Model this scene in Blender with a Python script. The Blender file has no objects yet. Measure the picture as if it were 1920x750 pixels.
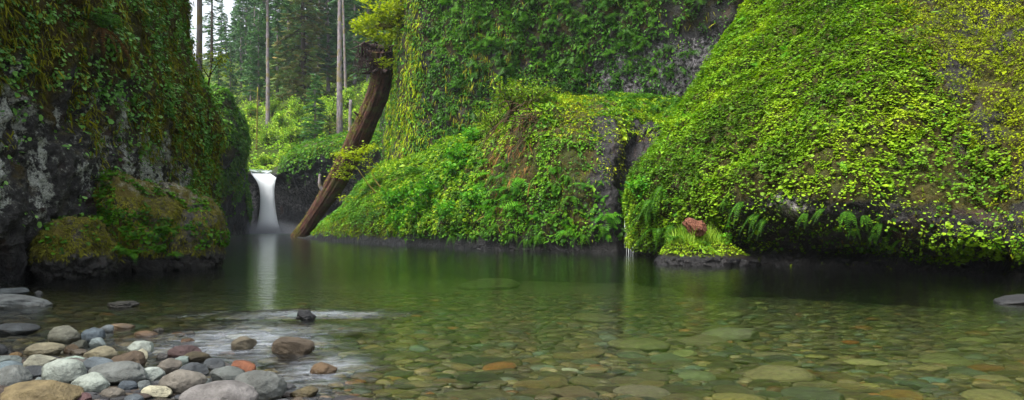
import bpy, bmesh, math, random
import numpy as np
from mathutils import Vector
RNG = np.random.default_rng(7)
random.seed(7)
SC = bpy.context.scene
COL = SC.collection
# ------------------------------------------------------------------ camera numbers
CH, FP, CX, HY = 1.3, 1280.0, 960.0, 420.0      # eye height, focal length in photo pixels, centre column, horizon row

def P(px, py, d):
    return np.array([(px - CX) / FP * d, d, CH - (py - HY) / FP * d])

def proj(p):
    d = np.maximum(p[..., 1], 0.1)
    return CX + p[..., 0] / d * FP, HY - (p[..., 2] - CH) / d * FP

def S(r, g, b):
    f = lambda c: (c / 255 / 12.92) if c / 255 <= 0.04045 else ((c / 255 + 0.055) / 1.055) ** 2.4
    return (f(r), f(g), f(b), 1.0)

# ------------------------------------------------------------------ noise
_perm = RNG.permutation(256)
_perm = np.concatenate([_perm, _perm, _perm])
_grad = RNG.normal(size=(256, 3)); _grad /= np.linalg.norm(_grad, axis=1)[:, None]

def pn(p):
    p = np.asarray(p, float)
    i = np.floor(p).astype(int); f = p - i
    u = f * f * f * (f * (f * 6 - 15) + 10)
    i &= 255
    out = 0
    for dx in (0, 1):
        wx = u[..., 0] if dx else 1 - u[..., 0]
        for dy in (0, 1):
            wy = u[..., 1] if dy else 1 - u[..., 1]
            for dz in (0, 1):
                wz = u[..., 2] if dz else 1 - u[..., 2]
                h = _perm[_perm[_perm[(i[..., 0] + dx) & 255] + ((i[..., 1] + dy) & 255)] + ((i[..., 2] + dz) & 255)]
                g = _grad[h]
                out = out + wx * wy * wz * (g[..., 0] * (f[..., 0] - dx) + g[..., 1] * (f[..., 1] - dy) + g[..., 2] * (f[..., 2] - dz))
    return out * 1.5

def fbm(p, o=4, lac=2.1, gain=0.5, ridged=False):
    p = np.asarray(p, float); a = 1.0; s = 0; t = 0
    for k in range(o):
        n = pn(p + 17.3 * k)
        s = s + a * ((1 - 2 * np.abs(n)) if ridged else n); t += a
        a *= gain; p = p * lac
    return s / t

def sst(a, b, x):
    t = np.clip((x - a) / (b - a), 0, 1)
    return t * t * (3 - 2 * t)

def nz(v):
    return v / np.maximum(np.linalg.norm(v, axis=-1, keepdims=True), 1e-9)

# ------------------------------------------------------------------ mesh helpers
def mesh_np(name, V, F, smooth=True, attrs=None, mat=None, cols=None):
    """F: an (n,k) index array, or a list of such arrays."""
    V = np.asarray(V, np.float32)
    Fs = [f for f in (F if isinstance(F, (list, tuple)) else [F]) if len(f)]
    me = bpy.data.meshes.new(name)
    me.vertices.add(len(V)); me.vertices.foreach_set('co', V.ravel())
    nl = sum(f.size for f in Fs); npol = sum(len(f) for f in Fs)
    me.loops.add(nl); me.loops.foreach_set('vertex_index', np.concatenate([f.ravel() for f in Fs]).astype(np.int32))
    me.polygons.add(npol)
    tot = np.concatenate([np.full(len(f), f.shape[1]) for f in Fs])
    st = np.concatenate([[0], np.cumsum(tot)[:-1]])
    me.polygons.foreach_set('loop_start', st.astype(np.int32))
    me.polygons.foreach_set('use_smooth', np.full(npol, smooth))
    me.update(calc_edges=True); me.validate()
    for k, a in (attrs or {}).items():
        at = me.attributes.new(k, 'FLOAT', 'POINT'); at.data.foreach_set('value', np.asarray(a, np.float32).ravel())
    if cols is not None:
        at = me.attributes.new('col', 'FLOAT_COLOR', 'POINT')
        at.data.foreach_set('color', np.asarray(cols, np.float32).ravel())
    if mat: me.materials.append(mat)
    return me

def tag(o, label=None, cat=None, group=None, kind=None):
    if label: o['label'] = label
    if cat: o['category'] = cat
    if group: o['group'] = group
    if kind: o['kind'] = kind
    return o

def obj(name, me, parent=None, loc=None, label=None, cat=None, group=None, kind=None):
    o = bpy.data.objects.new(name, me); COL.objects.link(o)
    if parent: o.parent = parent
    if loc is not None: o.location = tuple(float(c) for c in loc)
    return tag(o, label, cat, group, kind)

def empty(name, loc, label, cat, group=None):
    o = bpy.data.objects.new(name, None); COL.objects.link(o)
    o.empty_display_size = 0.3
    o.location = tuple(float(c) for c in loc)
    return tag(o, label, cat, group)

def copy_tree(o, parent=None):
    c = o.copy(); COL.objects.link(c)
    if parent: c.parent = parent
    for ch in list(o.children): copy_tree(ch, c)
    return c

class MB:
    """collects pieces of geometry with per-vertex attributes for ONE mesh"""
    def __init__(s): s.V = []; s.F3 = []; s.F4 = []; s.A = []; s.n = 0
    def add(s, V, F3=None, F4=None, a=0.5):
        s.V.append(np.asarray(V, float))
        if F3 is not None and len(F3): s.F3.append(np.asarray(F3) + s.n)
        if F4 is not None and len(F4): s.F4.append(np.asarray(F4) + s.n)
        s.A.append(np.full(len(V), a, float) if np.isscalar(a) else np.asarray(a, float)); s.n += len(V)
    def mesh(s, name, mat, smooth=True):
        Fs = []
        if s.F3: Fs.append(np.concatenate(s.F3))
        if s.F4: Fs.append(np.concatenate(s.F4))
        return mesh_np(name, np.concatenate(s.V), Fs, smooth, {'rnd': np.concatenate(s.A)}, mat)

def tube(path, rad, seg=8, rough=0.0, seed=0, cap=True):
    path = np.asarray(path, float); n = len(path); rad = np.broadcast_to(np.asarray(rad, float), (n,))
    T = nz(np.gradient(path, axis=0))
    ref = np.array([0.31, 0.92, 0.21]) if abs(T[0, 1]) < 0.8 else np.array([1.0, 0.1, 0.2])
    U = nz(np.cross(T, ref)); W = np.cross(T, U)
    a = np.linspace(0, 2 * np.pi, seg, endpoint=False)
    R = rad[:, None] * np.ones(seg)[None]
    if rough:
        q = np.stack([np.cos(a)[None] * 2 + 0 * R, np.sin(a)[None] * 2 + 0 * R, np.arange(n)[:, None] * 0.35 + 0 * R], -1) + seed
        R = R * (1 + rough * fbm(q, 3))
    V = path[:, None] + R[..., None] * (np.cos(a)[None, :, None] * U[:, None] + np.sin(a)[None, :, None] * W[:, None])
    i = np.arange(n - 1)[:, None]; j = np.arange(seg)[None]
    F = np.stack([i * seg + j, i * seg + (j + 1) % seg, (i + 1) * seg + (j + 1) % seg, (i + 1) * seg + j], -1).reshape(-1, 4)
    V = V.reshape(-1, 3); F3 = np.zeros((0, 3), int)
    if cap:
        V = np.vstack([V, path[0], path[-1]]); k = np.arange(seg)
        F3 = np.vstack([np.stack([np.full(seg, n * seg), (k + 1) % seg, k], -1),
                        np.stack([np.full(seg, n * seg + 1), (n - 1) * seg + k, (n - 1) * seg + (k + 1) % seg], -1)])
    return V, F3, F

def crm(pts, n):
    """Catmull-Rom through pts (k,...) -> (n,...)"""
    pts = np.asarray(pts, float); k = len(pts)
    t = np.linspace(0, k - 1, n); i = np.clip(t.astype(int), 0, k - 2); f = (t - i).reshape((-1,) + (1,) * (pts.ndim - 1))
    p0 = pts[np.maximum(i - 1, 0)]; p1 = pts[i]; p2 = pts[i + 1]; p3 = pts[np.minimum(i + 2, k - 1)]
    return 0.5 * (2 * p1 + (p2 - p0) * f + (2 * p0 - 5 * p1 + 4 * p2 - p3) * f ** 2 + (3 * p1 - p0 - 3 * p2 + p3) * f ** 3)

def net(cols, nu, nv):
    A = np.array(cols, float)                         # (cols, rows, 3)
    G = crm(A, nu)
    return np.swapaxes(crm(np.swapaxes(G, 0, 1), nv), 0, 1)   # (nu, nv, 3)

def gnorm(G, face=None):
    n = nz(np.cross(np.gradient(G, axis=0), np.gradient(G, axis=1)))
    c = np.array([0, 0, CH]) if face is None else np.asarray(face, float)
    if np.mean(np.sum(n * (c - G), -1)) < 0: n = -n
    return n

class Grid:
    def __init__(s, G, face=None):
        s.G = G; s.face = face; s.N = gnorm(G, face)
    def displace(s, amt):
        s.G = s.G + s.N * amt[..., None]; s.N = gnorm(s.G, s.face)
    def mesh(s, name, mat, attrs=None):
        nu, nv = s.G.shape[:2]
        i = np.arange(nu - 1)[:, None]; j = np.arange(nv - 1)[None]
        F = np.stack([i * nv + j, (i + 1) * nv + j, (i + 1) * nv + j + 1, i * nv + j + 1], -1).reshape(-1, 4)
        c = np.cross(s.G[1:, :-1] - s.G[:-1, :-1], s.G[:-1, 1:] - s.G[:-1, :-1])
        if np.mean(np.sum(c * s.N[:-1, :-1], -1)) < 0: F = F[:, ::-1]
        return mesh_np(name, s.G.reshape(-1, 3), F, True, attrs, mat)
    def sample(s, n, dens=None):
        """n random points -> pos, normal, after rejection by dens(pos, nrm) in 0..1"""
        G = s.G; a = np.linalg.norm(np.cross(G[1:, :-1] - G[:-1, :-1], G[:-1, 1:] - G[:-1, :-1]), axis=-1).ravel()
        k = RNG.choice(len(a), n, p=a / a.sum()); nvm = G.shape[1] - 1
        i, j = k // nvm, k % nvm; u, v = RNG.random(n)[:, None], RNG.random(n)[:, None]
        f = lambda M: (M[i, j] * (1 - u) + M[i + 1, j] * u) * (1 - v) + (M[i, j + 1] * (1 - u) + M[i + 1, j + 1] * u) * v
        p, q = f(G), nz(f(s.N))
        if dens is not None:
            ok = RNG.random(n) < dens(p, q); p, q = p[ok], q[ok]
        return p, q

# ------------------------------------------------------------------ leaf templates (x side, y towards the tip, z leaf normal)
def t_round():
    V = [(0, .05, 0), (-.42, -.02, .03), (-.56, .45, .06), (-.28, .9, 0), (0, .98, -.08), (.28, .9, 0), (.56, .45, .06), (.42, -.02, .03), (0, .45, -.05)]
    return np.array(V), np.array([(8, k, k + 1) for k in range(7)] + [(8, 7, 0)])
def t_dia():
    return np.array([(0, 0, 0), (-.34, .45, .1), (0, 1, -.08), (.34, .45, .1)]), np.array([(0, 2, 1), (0, 3, 2)])
def t_hex():
    V = [(0, 0, 0), (-.52, .25, .05), (-.42, .8, .03), (0, 1, -.06), (.42, .8, .03), (.52, .25, .05)]
    return np.array(V), np.array([(0, 3, 2), (0, 2, 1), (0, 4, 3), (0, 5, 4)])
def t_point():
    V = [(0, 0, 0), (-.28, .35, .07), (-.16, .75, .02), (0, 1, -.1), (.16, .75, .02), (.28, .35, .07), (0, .5, -.03)]
    return np.array(V), np.array([(6, k, k + 1) for k in range(5)] + [(6, 5, 0)])
def t_maple():
    V = [(0, 0, 0), (-.35, .05, .03), (-.3, .3, 0), (-.62, .5, .06), (-.24, .6, 0), (0, 1, -.08), (.24, .6, 0), (.62, .5, .06), (.3, .3, 0), (.35, .05, .03), (0, .35, -.03)]
    return np.array(V), np.array([(10, k, k + 1) for k in range(9)] + [(10, 9, 0)])
def t_blade(w=.08, bend=.3):
    V = [(-w, 0, 0), (w, 0, 0), (-w * .8, .5, bend * .25), (w * .8, .5, bend * .25), (0, 1, bend)]
    return np.array(V), np.array([(0, 1, 3), (0, 3, 2), (2, 3, 4)])
def t_strand(w=.07):
    V = [(-w, 0, 0), (w, 0, 0), (w * 1.2, .35, .05), (-w * 1.1, .4, .04), (w * .7, .75, -.02), (-w * .8, .7, 0), (0, 1, 0)]
    return np.array(V), np.array([(0, 1, 2), (0, 2, 3), (3, 2, 4), (3, 4, 5), (5, 4, 6)])
def t_frond(n=7, w=.26):
    V = [(0, 0, 0), (0, 1, -.12)]; F = []
    for k in range(n):
        y = .1 + .85 * k / n; L = w * math.sin(math.pi * min(1, .28 + .72 * k / n)) ** .8 + .03; dz = -.12 * y * y
        for sgn in (-1, 1):
            b = len(V); V += [(0, y, dz), (0, y + .07, dz), (sgn * L, y + .1, dz - .03)]
            F.append((b, b + 1, b + 2))
    b = len(V); V += [(-.012, 0, 0), (.012, 0, 0), (0, 1, -.12)]; F.append((b, b + 1, b + 2))
    return np.array(V), np.array(F)
def t_spray(n=5):
    V = []; F = []
    for k in range(n):
        y = k / n * .8
        for sgn in (-1, 1):
            L = .42 * (1 - .6 * k / n); b = len(V)
            V += [(0, y, 0), (sgn * .03, y + .1, 0), (sgn * L, y + .3, -.1), (sgn * L * .85, y + .16, -.14)]
            F += [(b, b + 1, b + 2), (b, b + 2, b + 3)]
    b = len(V); V += [(-.035, 0, 0), (.035, 0, 0), (0, 1.05, -.08)]; F.append((b, b + 1, b + 2))
    return np.array(V), np.array(F)

def leaf_arrays(pos, nrm, tip, size, tpl, rnd, aspect=1.0):
    TV, TF = tpl
    n = nz(nrm); t = nz(tip - n * np.sum(tip * n, -1, keepdims=True)); s = np.cross(t, n)
    sz = np.asarray(size).reshape(-1, 1, 1)
    asp = np.broadcast_to(np.asarray(aspect, float), (len(pos),)).reshape(-1, 1, 1)
    V = pos[:, None] + sz * (TV[None, :, 0, None] * s[:, None] * asp + TV[None, :, 1, None] * t[:, None] + TV[None, :, 2, None] * n[:, None])
    F = (np.arange(len(pos))[:, None, None] * len(TV) + TF[None])
    return V.reshape(-1, 3), F.reshape(-1, 3), np.repeat(rnd, len(TV))

def leaves(name, pos, nrm, tip, size, tpl, mat, rnd=None, parent=None, aspect=1.0, **kw):
    if len(pos) == 0: return None
    if rnd is None: rnd = RNG.random(len(pos))
    V, F, a = leaf_arrays(pos, nrm, tip, size, tpl, rnd, aspect)
    return obj(name, mesh_np(name, V, F, False, {'rnd': a}, mat), parent, **kw)

def rv(n, s=1.0): return RNG.normal(size=(n, 3)) * s
UP = np.array([0, 0, 1.0])

# ------------------------------------------------------------------ node helpers
class NT:
    def __init__(s, name):
        s.m = bpy.data.materials.new(name); s.m.use_nodes = True; s.t = s.m.node_tree; s.t.nodes.clear()
        s.out = s.t.nodes.new('ShaderNodeOutputMaterial')
    def n(s, typ, props=None, **inp):
        nd = s.t.nodes.new('ShaderNode' + typ)
        for k, v in (props or {}).items(): setattr(nd, k, v)
        for k, v in inp.items():
            k = k.replace('_', ' '); sk = nd.inputs[int(k[1:])] if k[0] == 'i' and k[1:].isdigit() else nd.inputs[k]
            if isinstance(v, bpy.types.NodeSocket): s.t.links.new(v, sk)
            else: sk.default_value = v
        return nd
    def math(s, op, a, b=0.5, clamp=False):
        return s.n('Math', {'operation': op, 'use_clamp': clamp}, i0=a, i1=b).outputs[0]
    def ramp(s, fac, stops, interp='LINEAR'):
        r = s.t.nodes.new('ShaderNodeValToRGB'); s.t.links.new(fac, r.inputs[0]); cr = r.color_ramp; cr.interpolation = interp
        while len(cr.elements) < len(stops): cr.elements.new(0.5)
        for e, (p, c) in zip(cr.elements, stops):
            e.position = p; e.color = c if not np.isscalar(c) else (c, c, c, 1)
        return r.outputs[0]
    def mix(s, fac, a, b, blend='MIX'):
        m = s.t.nodes.new('ShaderNodeMix'); m.data_type = 'RGBA'; m.blend_type = blend
        for sk, v in ((m.inputs[0], fac), (m.inputs[6], a), (m.inputs[7], b)):
            if isinstance(v, bpy.types.NodeSocket): s.t.links.new(v, sk)
            else: sk.default_value = v
        return m.outputs[2]
    def noise(s, vec, scale, detail=4, rough=.55, dist=0.0):
        return s.n('TexNoise', None, Vector=vec, Scale=scale, Detail=float(detail), Roughness=rough, Distortion=dist).outputs[0]
    def attr(s, name): return s.n('Attribute', {'attribute_name': name}).outputs[2]
    def smooth(s, v, a, b):
        return s.n('MapRange', {'interpolation_type': 'SMOOTHSTEP'}, Value=v, From_Min=a, From_Max=b).outputs[0]
    def done(s, sh, vol=None):
        if sh is not None: s.t.links.new(sh, s.out.inputs[0])
        if vol is not None: s.t.links.new(vol, s.out.inputs[1])
        return s.m

def leafmat(name, cs, trans=.3, rough=.55, spec=.25):
    k = NT(name); k_ = len(cs) - 1
    c = k.ramp(k.attr('rnd'), [(i / k_, S(*x)) for i, x in enumerate(cs)])
    b = k.n('BsdfPrincipled', None, Base_Color=c, Roughness=rough, Specular_IOR_Level=spec).outputs[0]
    tc = k.mix(1.0, c, (1.0, 1.0, .55, 1), 'MULTIPLY')
    t = k.n('BsdfTranslucent', None, Color=tc).outputs[0]
    return k.done(k.n('MixShader', None, i0=trans, i1=b, i2=t).outputs[0])

def rockmat(name, dark=(34, 32, 33), mid=(70, 66, 66), lich=(150, 152, 146), moss=((52, 58, 16), (96, 100, 24)), scale=1.0, bump=.5, spec=.25):
    """wet basalt; vertex attributes moss, lich (regional) are broken up by noise"""
    k = NT(name); P_ = k.n('TexCoord').outputs['Object']
    n1 = k.noise(P_, 1.3 * scale, 6, .62, .4); n2 = k.noise(P_, 6.5 * scale, 6, .68); n3 = k.noise(P_, 28 * scale, 4, .65)
    wv = k.n('VectorMath', {'operation': 'MULTIPLY_ADD'}, i0=k.n('TexNoise', None, Vector=P_, Scale=3.0 * scale, Detail=4.0).outputs[1], i1=(1.1 / scale,) * 3, i2=P_).outputs[0]
    vo = k.n('TexVoronoi', {'feature': 'DISTANCE_TO_EDGE'}, Vector=wv, Scale=1.9 * scale).outputs[0]
    base = k.ramp(n2, [(.3, S(*dark)), (.55, S(*mid)), (.75, S(*[min(255, c * 1.35) for c in mid]))])
    rust = k.smooth(k.noise(P_, .8 * scale, 3), .58, .72)
    base = k.mix(k.math('MULTIPLY', rust, .5), base, S(78, 54, 40))
    lf = k.math('MULTIPLY', k.smooth(k.math('ADD', k.math('ADD', k.math('MULTIPLY', n2, 1.5), k.math('MULTIPLY', n3, .5)), k.math('MULTIPLY', k.attr('lich'), .5)), 1.18, 1.36), k.smooth(k.attr('lich'), .02, .35))
    lc = k.ramp(n3, [(.35, S(*[c * .6 for c in lich])), (.6, S(*lich))])
    base = k.mix(lf, base, lc)
    nzc = k.n('SeparateXYZ', None, Vector=k.n('NewGeometry').outputs['Normal']).outputs[2]
    mf = k.math('ADD', k.math('ADD', k.math('MULTIPLY', k.attr('moss'), 1.1), k.math('MULTIPLY', n1, .9)), k.math('MULTIPLY', nzc, .22))
    mf = k.smooth(k.math('ADD', mf, k.math('MULTIPLY', n2, .5)), 1.0, 1.3)
    mc = k.ramp(n3, [(.3, S(*moss[0])), (.65, S(*moss[1]))])
    mc = k.mix(k.smooth(n1, .35, .65), mc, k.mix(.55, mc, S(60, 44, 18)))
    base = k.mix(mf, base, mc)
    zw = k.n('SeparateXYZ', None, Vector=k.n('NewGeometry').outputs['Position']).outputs[2]
    wet = k.smooth(k.math('ADD', zw, k.math('MULTIPLY', n1, -.9)), .35, -.15)       # splashed and soaked band at the waterline
    base = k.mix(wet, base, k.mix(1.0, base, (.32, .32, .34, 1), 'MULTIPLY'))
    h = k.math('ADD', k.math('MULTIPLY', n2, .6), k.math('MULTIPLY', n3, .22))
    h = k.math('ADD', h, k.math('MULTIPLY', k.smooth(vo, 0, .2), .14))
    bp = k.n('Bump', None, Strength=bump, Distance=.25 / scale, Height=h).outputs[0]
    rg = k.math('SUBTRACT', k.math('ADD', k.math('MULTIPLY', mf, .3), .55), k.math('MULTIPLY', wet, .25))
    return k.done(k.n('BsdfPrincipled', None, Base_Color=base, Roughness=rg, Specular_IOR_Level=spec, Normal=bp).outputs[0])

def barkmat(name, c0, c1, moss=None, zs=.25, scale=9, tilt=0.0, bump=.6):
    k = NT(name); P_ = k.n('TexCoord').outputs['Object']
    if tilt: P_ = k.n('Mapping', None, Vector=P_, Rotation=(0, math.radians(-tilt), 0)).outputs[0]
    mp = k.n('Mapping', None, Vector=P_, Scale=(1, 1, zs)).outputs[0]
    n = k.noise(mp, scale, 6, .7); n2 = k.noise(P_, scale * .2, 3)
    c = k.ramp(n, [(.32, S(*c0)), (.68, S(*c1))])
    if moss: c = k.mix(k.smooth(n2, .48, .62), c, S(*moss))
    bp = k.n('Bump', None, Strength=bump, Distance=.1, Height=n).outputs[0]
    return k.done(k.n('BsdfPrincipled', None, Base_Color=c, Roughness=.8, Specular_IOR_Level=.2, Normal=bp).outputs[0])

M = {}
M['leaf_bright'] = leafmat('bright_leaves', [(34, 64, 8), (78, 116, 10), (112, 150, 14), (152, 176, 30)])
M['leaf_lime'] = leafmat('lime_leaves', [(96, 120, 12), (140, 160, 14), (176, 190, 26)], .45)
M['leaf_mid'] = leafmat('green_leaves', [(22, 54, 8), (48, 96, 10), (78, 130, 16), (112, 156, 26)])
M['leaf_dark'] = leafmat('shade_leaves', [(36, 74, 26), (70, 122, 44), (106, 158, 68), (142, 186, 100)], .2, .4)
M['leaf_fresh'] = leafmat('fresh_leaves', [(34, 92, 14), (66, 136, 22), (104, 168, 28), (140, 190, 44)], .35)
M['moss_yellow'] = leafmat('yellow_moss', [(58, 74, 6), (100, 118, 8), (130, 146, 12), (152, 164, 24)], .25, .8, .1)
M['moss_olive'] = leafmat('olive_moss', [(44, 46, 12), (76, 78, 16), (106, 108, 22), (132, 134, 34)], .2, .85, .1)
M['moss_boulder'] = leafmat('boulder_moss', [(58, 62, 18), (96, 98, 30), (124, 124, 44), (150, 146, 66)], .2, .85, .1)
M['moss_lime'] = leafmat('hanging_moss', [(58, 80, 6), (104, 126, 10), (152, 168, 16)], .3, .8, .1)
M['fern'] = leafmat('fern_green', [(40, 84, 14), (72, 124, 20), (104, 150, 30)], .3)
M['fern_dead'] = leafmat('dry_fern', [(70, 50, 28), (112, 82, 44), (140, 108, 60)], .2, .8, .1)
M['needles'] = leafmat('conifer_needles', [(36, 70, 38), (62, 104, 54), (94, 136, 68)], .15, .6)
M['needles_fresh'] = leafmat('young_fir_needles', [(34, 76, 34), (62, 110, 50), (92, 138, 60)], .2, .6)
M['needles_brown'] = leafmat('mossy_spruce_needles', [(76, 72, 36), (96, 104, 44), (72, 106, 48), (134, 114, 62)], .15, .7)
M['undergrowth'] = leafmat('undergrowth_leaves', [(66, 108, 22), (108, 152, 28), (150, 186, 42), (178, 202, 70)], .35)
M['grass'] = leafmat('grass_blades', [(60, 100, 16), (96, 140, 24), (140, 168, 50)], .35)
M['rock_left'] = rockmat('shaded_basalt', (12, 12, 12), (56, 55, 54), (168, 172, 162), ((28, 28, 8), (70, 68, 18)), .9, .8)
M['rock_wall'] = rockmat('wall_basalt', (16, 16, 17), (38, 37, 39), (118, 114, 120), ((16, 22, 5), (38, 48, 9)), .7, .6)  # dark rock and moss, deepened further so gaps between leaves read as shadow
M['rock_mound'] = rockmat('mound_rock', (17, 17, 19), (42, 40, 42), (120, 118, 116), ((22, 30, 6), (56, 62, 10)), .9, .6)
M['rock_bluff'] = rockmat('bluff_rock', (16, 15, 16), (40, 38, 38), (170, 165, 165), ((24, 30, 6), (58, 62, 10)), 1.1, .7)
M['rock_gorge'] = rockmat('gorge_rock', (19, 21, 25), (44, 45, 49), (120, 118, 118), ((24, 36, 8), (52, 70, 16)), .45, .6)
M['rock_boulder'] = rockmat('boulder_rock', (24, 24, 24), (84, 82, 76), (168, 166, 152), ((58, 56, 18), (116, 112, 40)), 2.2, .8)
M['bark_log'] = barkmat('weathered_log_bark', (20, 13, 11), (86, 53, 43), (66, 60, 32), .16, 7, 23, 1.0)
M['bark_grey'] = barkmat('grey_conifer_bark', (64, 60, 64), (128, 120, 122), (100, 92, 62), .3, 4)
M['bark_dark'] = barkmat('dark_bark', (30, 26, 22), (62, 54, 44), None, .3, 5)
M['bark_moss'] = barkmat('mossy_bark', (60, 52, 22), (112, 104, 40), (104, 110, 26), 1, 4)
M['twig'] = barkmat('twig_bark', (52, 40, 28), (96, 78, 54), None, 1, 8)
M['root_dark'] = barkmat('dark_roots', (20, 14, 14), (56, 40, 38), None, 1, 6)
M['stump'] = barkmat('red_rotten_wood', (44, 24, 18), (136, 90, 70), None, .35, 22)

def stone_mat():
    k = NT('river_stone'); P_ = k.n('TexCoord').outputs['Object']; oi = k.n('ObjectInfo')
    off = k.n('VectorMath', {'operation': 'ADD'}, i0=P_, i1=k.n('CombineXYZ', None, X=k.math('MULTIPLY', oi.outputs['Random'], 40.0), Y=k.math('MULTIPLY', oi.outputs['Random'], 17.0), Z=0.0).outputs[0]).outputs[0]
    col = k.mix(k.smooth(k.attr('stuff'), .4, .6), oi.outputs['Color'], k.n('Attribute', {'attribute_name': 'col'}).outputs[0])
    n1 = k.noise(off, 7, 5, .65); n2 = k.noise(off, 42, 3, .7); n3 = k.noise(off, 130, 2, .6)
    c = k.mix(k.smooth(n1, .3, .7), k.mix(1.0, col, (.55, .53, .5, 1), 'MULTIPLY'), k.mix(1.0, col, (1.22, 1.2, 1.14, 1), 'MULTIPLY'))
    c = k.mix(k.math('MULTIPLY', k.smooth(n2, .58, .72), .55), c, k.mix(1.0, col, (.3, .29, .3, 1), 'MULTIPLY'))
    c = k.mix(k.math('MULTIPLY', k.smooth(n3, .56, .7), .3), c, k.mix(1.0, col, (1.5, 1.5, 1.45, 1), 'MULTIPLY'))
    z = k.n('SeparateXYZ', None, Vector=k.n('NewGeometry').outputs['Position']).outputs[2]
    wet = k.smooth(k.math('ADD', z, k.math('MULTIPLY', n1, .05)), .085, .03)      # the wet band just above the waterline
    c = k.mix(wet, c, k.mix(1.0, c, (.72, .70, .66, 1), 'MULTIPLY'))
    rg = k.math('SUBTRACT', .78, k.math('MULTIPLY', wet, .5))
    h = k.math('ADD', k.math('MULTIPLY', n2, .5), k.math('ADD', k.math('MULTIPLY', n3, .25), n1))
    bp = k.n('Bump', None, Strength=.8, Distance=.03, Height=h).outputs[0]
    return k.done(k.n('BsdfPrincipled', None, Base_Color=c, Roughness=rg, Specular_IOR_Level=.4, Normal=bp).outputs[0])
M['stone'] = stone_mat()
SUN, SKY_STRENGTH, EXPOSURE, MIST, HAZE = 1.5, .09, 2.25, 1.2, .00018
# ------------------------------------------------------------------ the pool bed and the shore
SA, SN = np.array([-1.75, 5.1]), np.array([.463, .887])

def bed_z(x, y):
    x = np.asarray(x, float); y = np.asarray(y, float)
    s = (x - SA[0]) * SN[0] + (y - SA[1]) * SN[1]
    s = s + .35 * fbm(np.stack([x * .5, y * .5, x * 0 + 3], -1), 2)
    z = np.where(s > 0, -1.35 * (1 - np.exp(-np.maximum(s, 0) / 13.0)), np.minimum(-s * .055, .9))
    z = z + .30 * np.exp(-(((x + 12.2) / 1.6) ** 2 + ((y - 14.2) / 3.0) ** 2)) * 1.6
    z = z + .22 * np.exp(-(((x + 8.9) / 1.4) ** 2 + ((y - 11.6) / 1.6) ** 2))
    z = z - 1.2 * sst(20, 60, y)
    return z + .02 * pn(np.stack([x * 1.7, y * 1.7, x * 0], -1))

def bed():
    xs = np.concatenate([np.linspace(-400, -30, 12)[:-1], np.linspace(-30, 30, 160), np.linspace(30, 400, 12)[1:]])
    ys = np.concatenate([np.linspace(-300, -4, 10)[:-1], np.linspace(-4, 24, 130), np.linspace(24, 110, 30)[1:], np.linspace(110, 500, 8)[1:]])
    X, Y = np.meshgrid(xs, ys, indexing='ij')
    g = Grid(np.stack([X, Y, bed_z(X, Y)], -1), (0, 5, 50))
    k = NT('river_gravel'); P_ = k.n('TexCoord').outputs['Object']
    v = k.n('TexVoronoi', None, Vector=P_, Scale=16.0)
    c = k.ramp(k.n('SeparateXYZ', None, Vector=v.outputs['Color']).outputs[0], [(0, S(38, 38, 30)), (.5, S(72, 68, 52)), (1, S(104, 96, 74))])
    bp = k.n('Bump', None, Strength=.8, Distance=.05, Height=v.outputs['Distance']).outputs[0]
    m = k.done(k.n('BsdfPrincipled', None, Base_Color=c, Roughness=.6, Normal=bp).outputs[0])
    obj('ground', g.mesh('ground', m), kind='structure')
bed()

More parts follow.
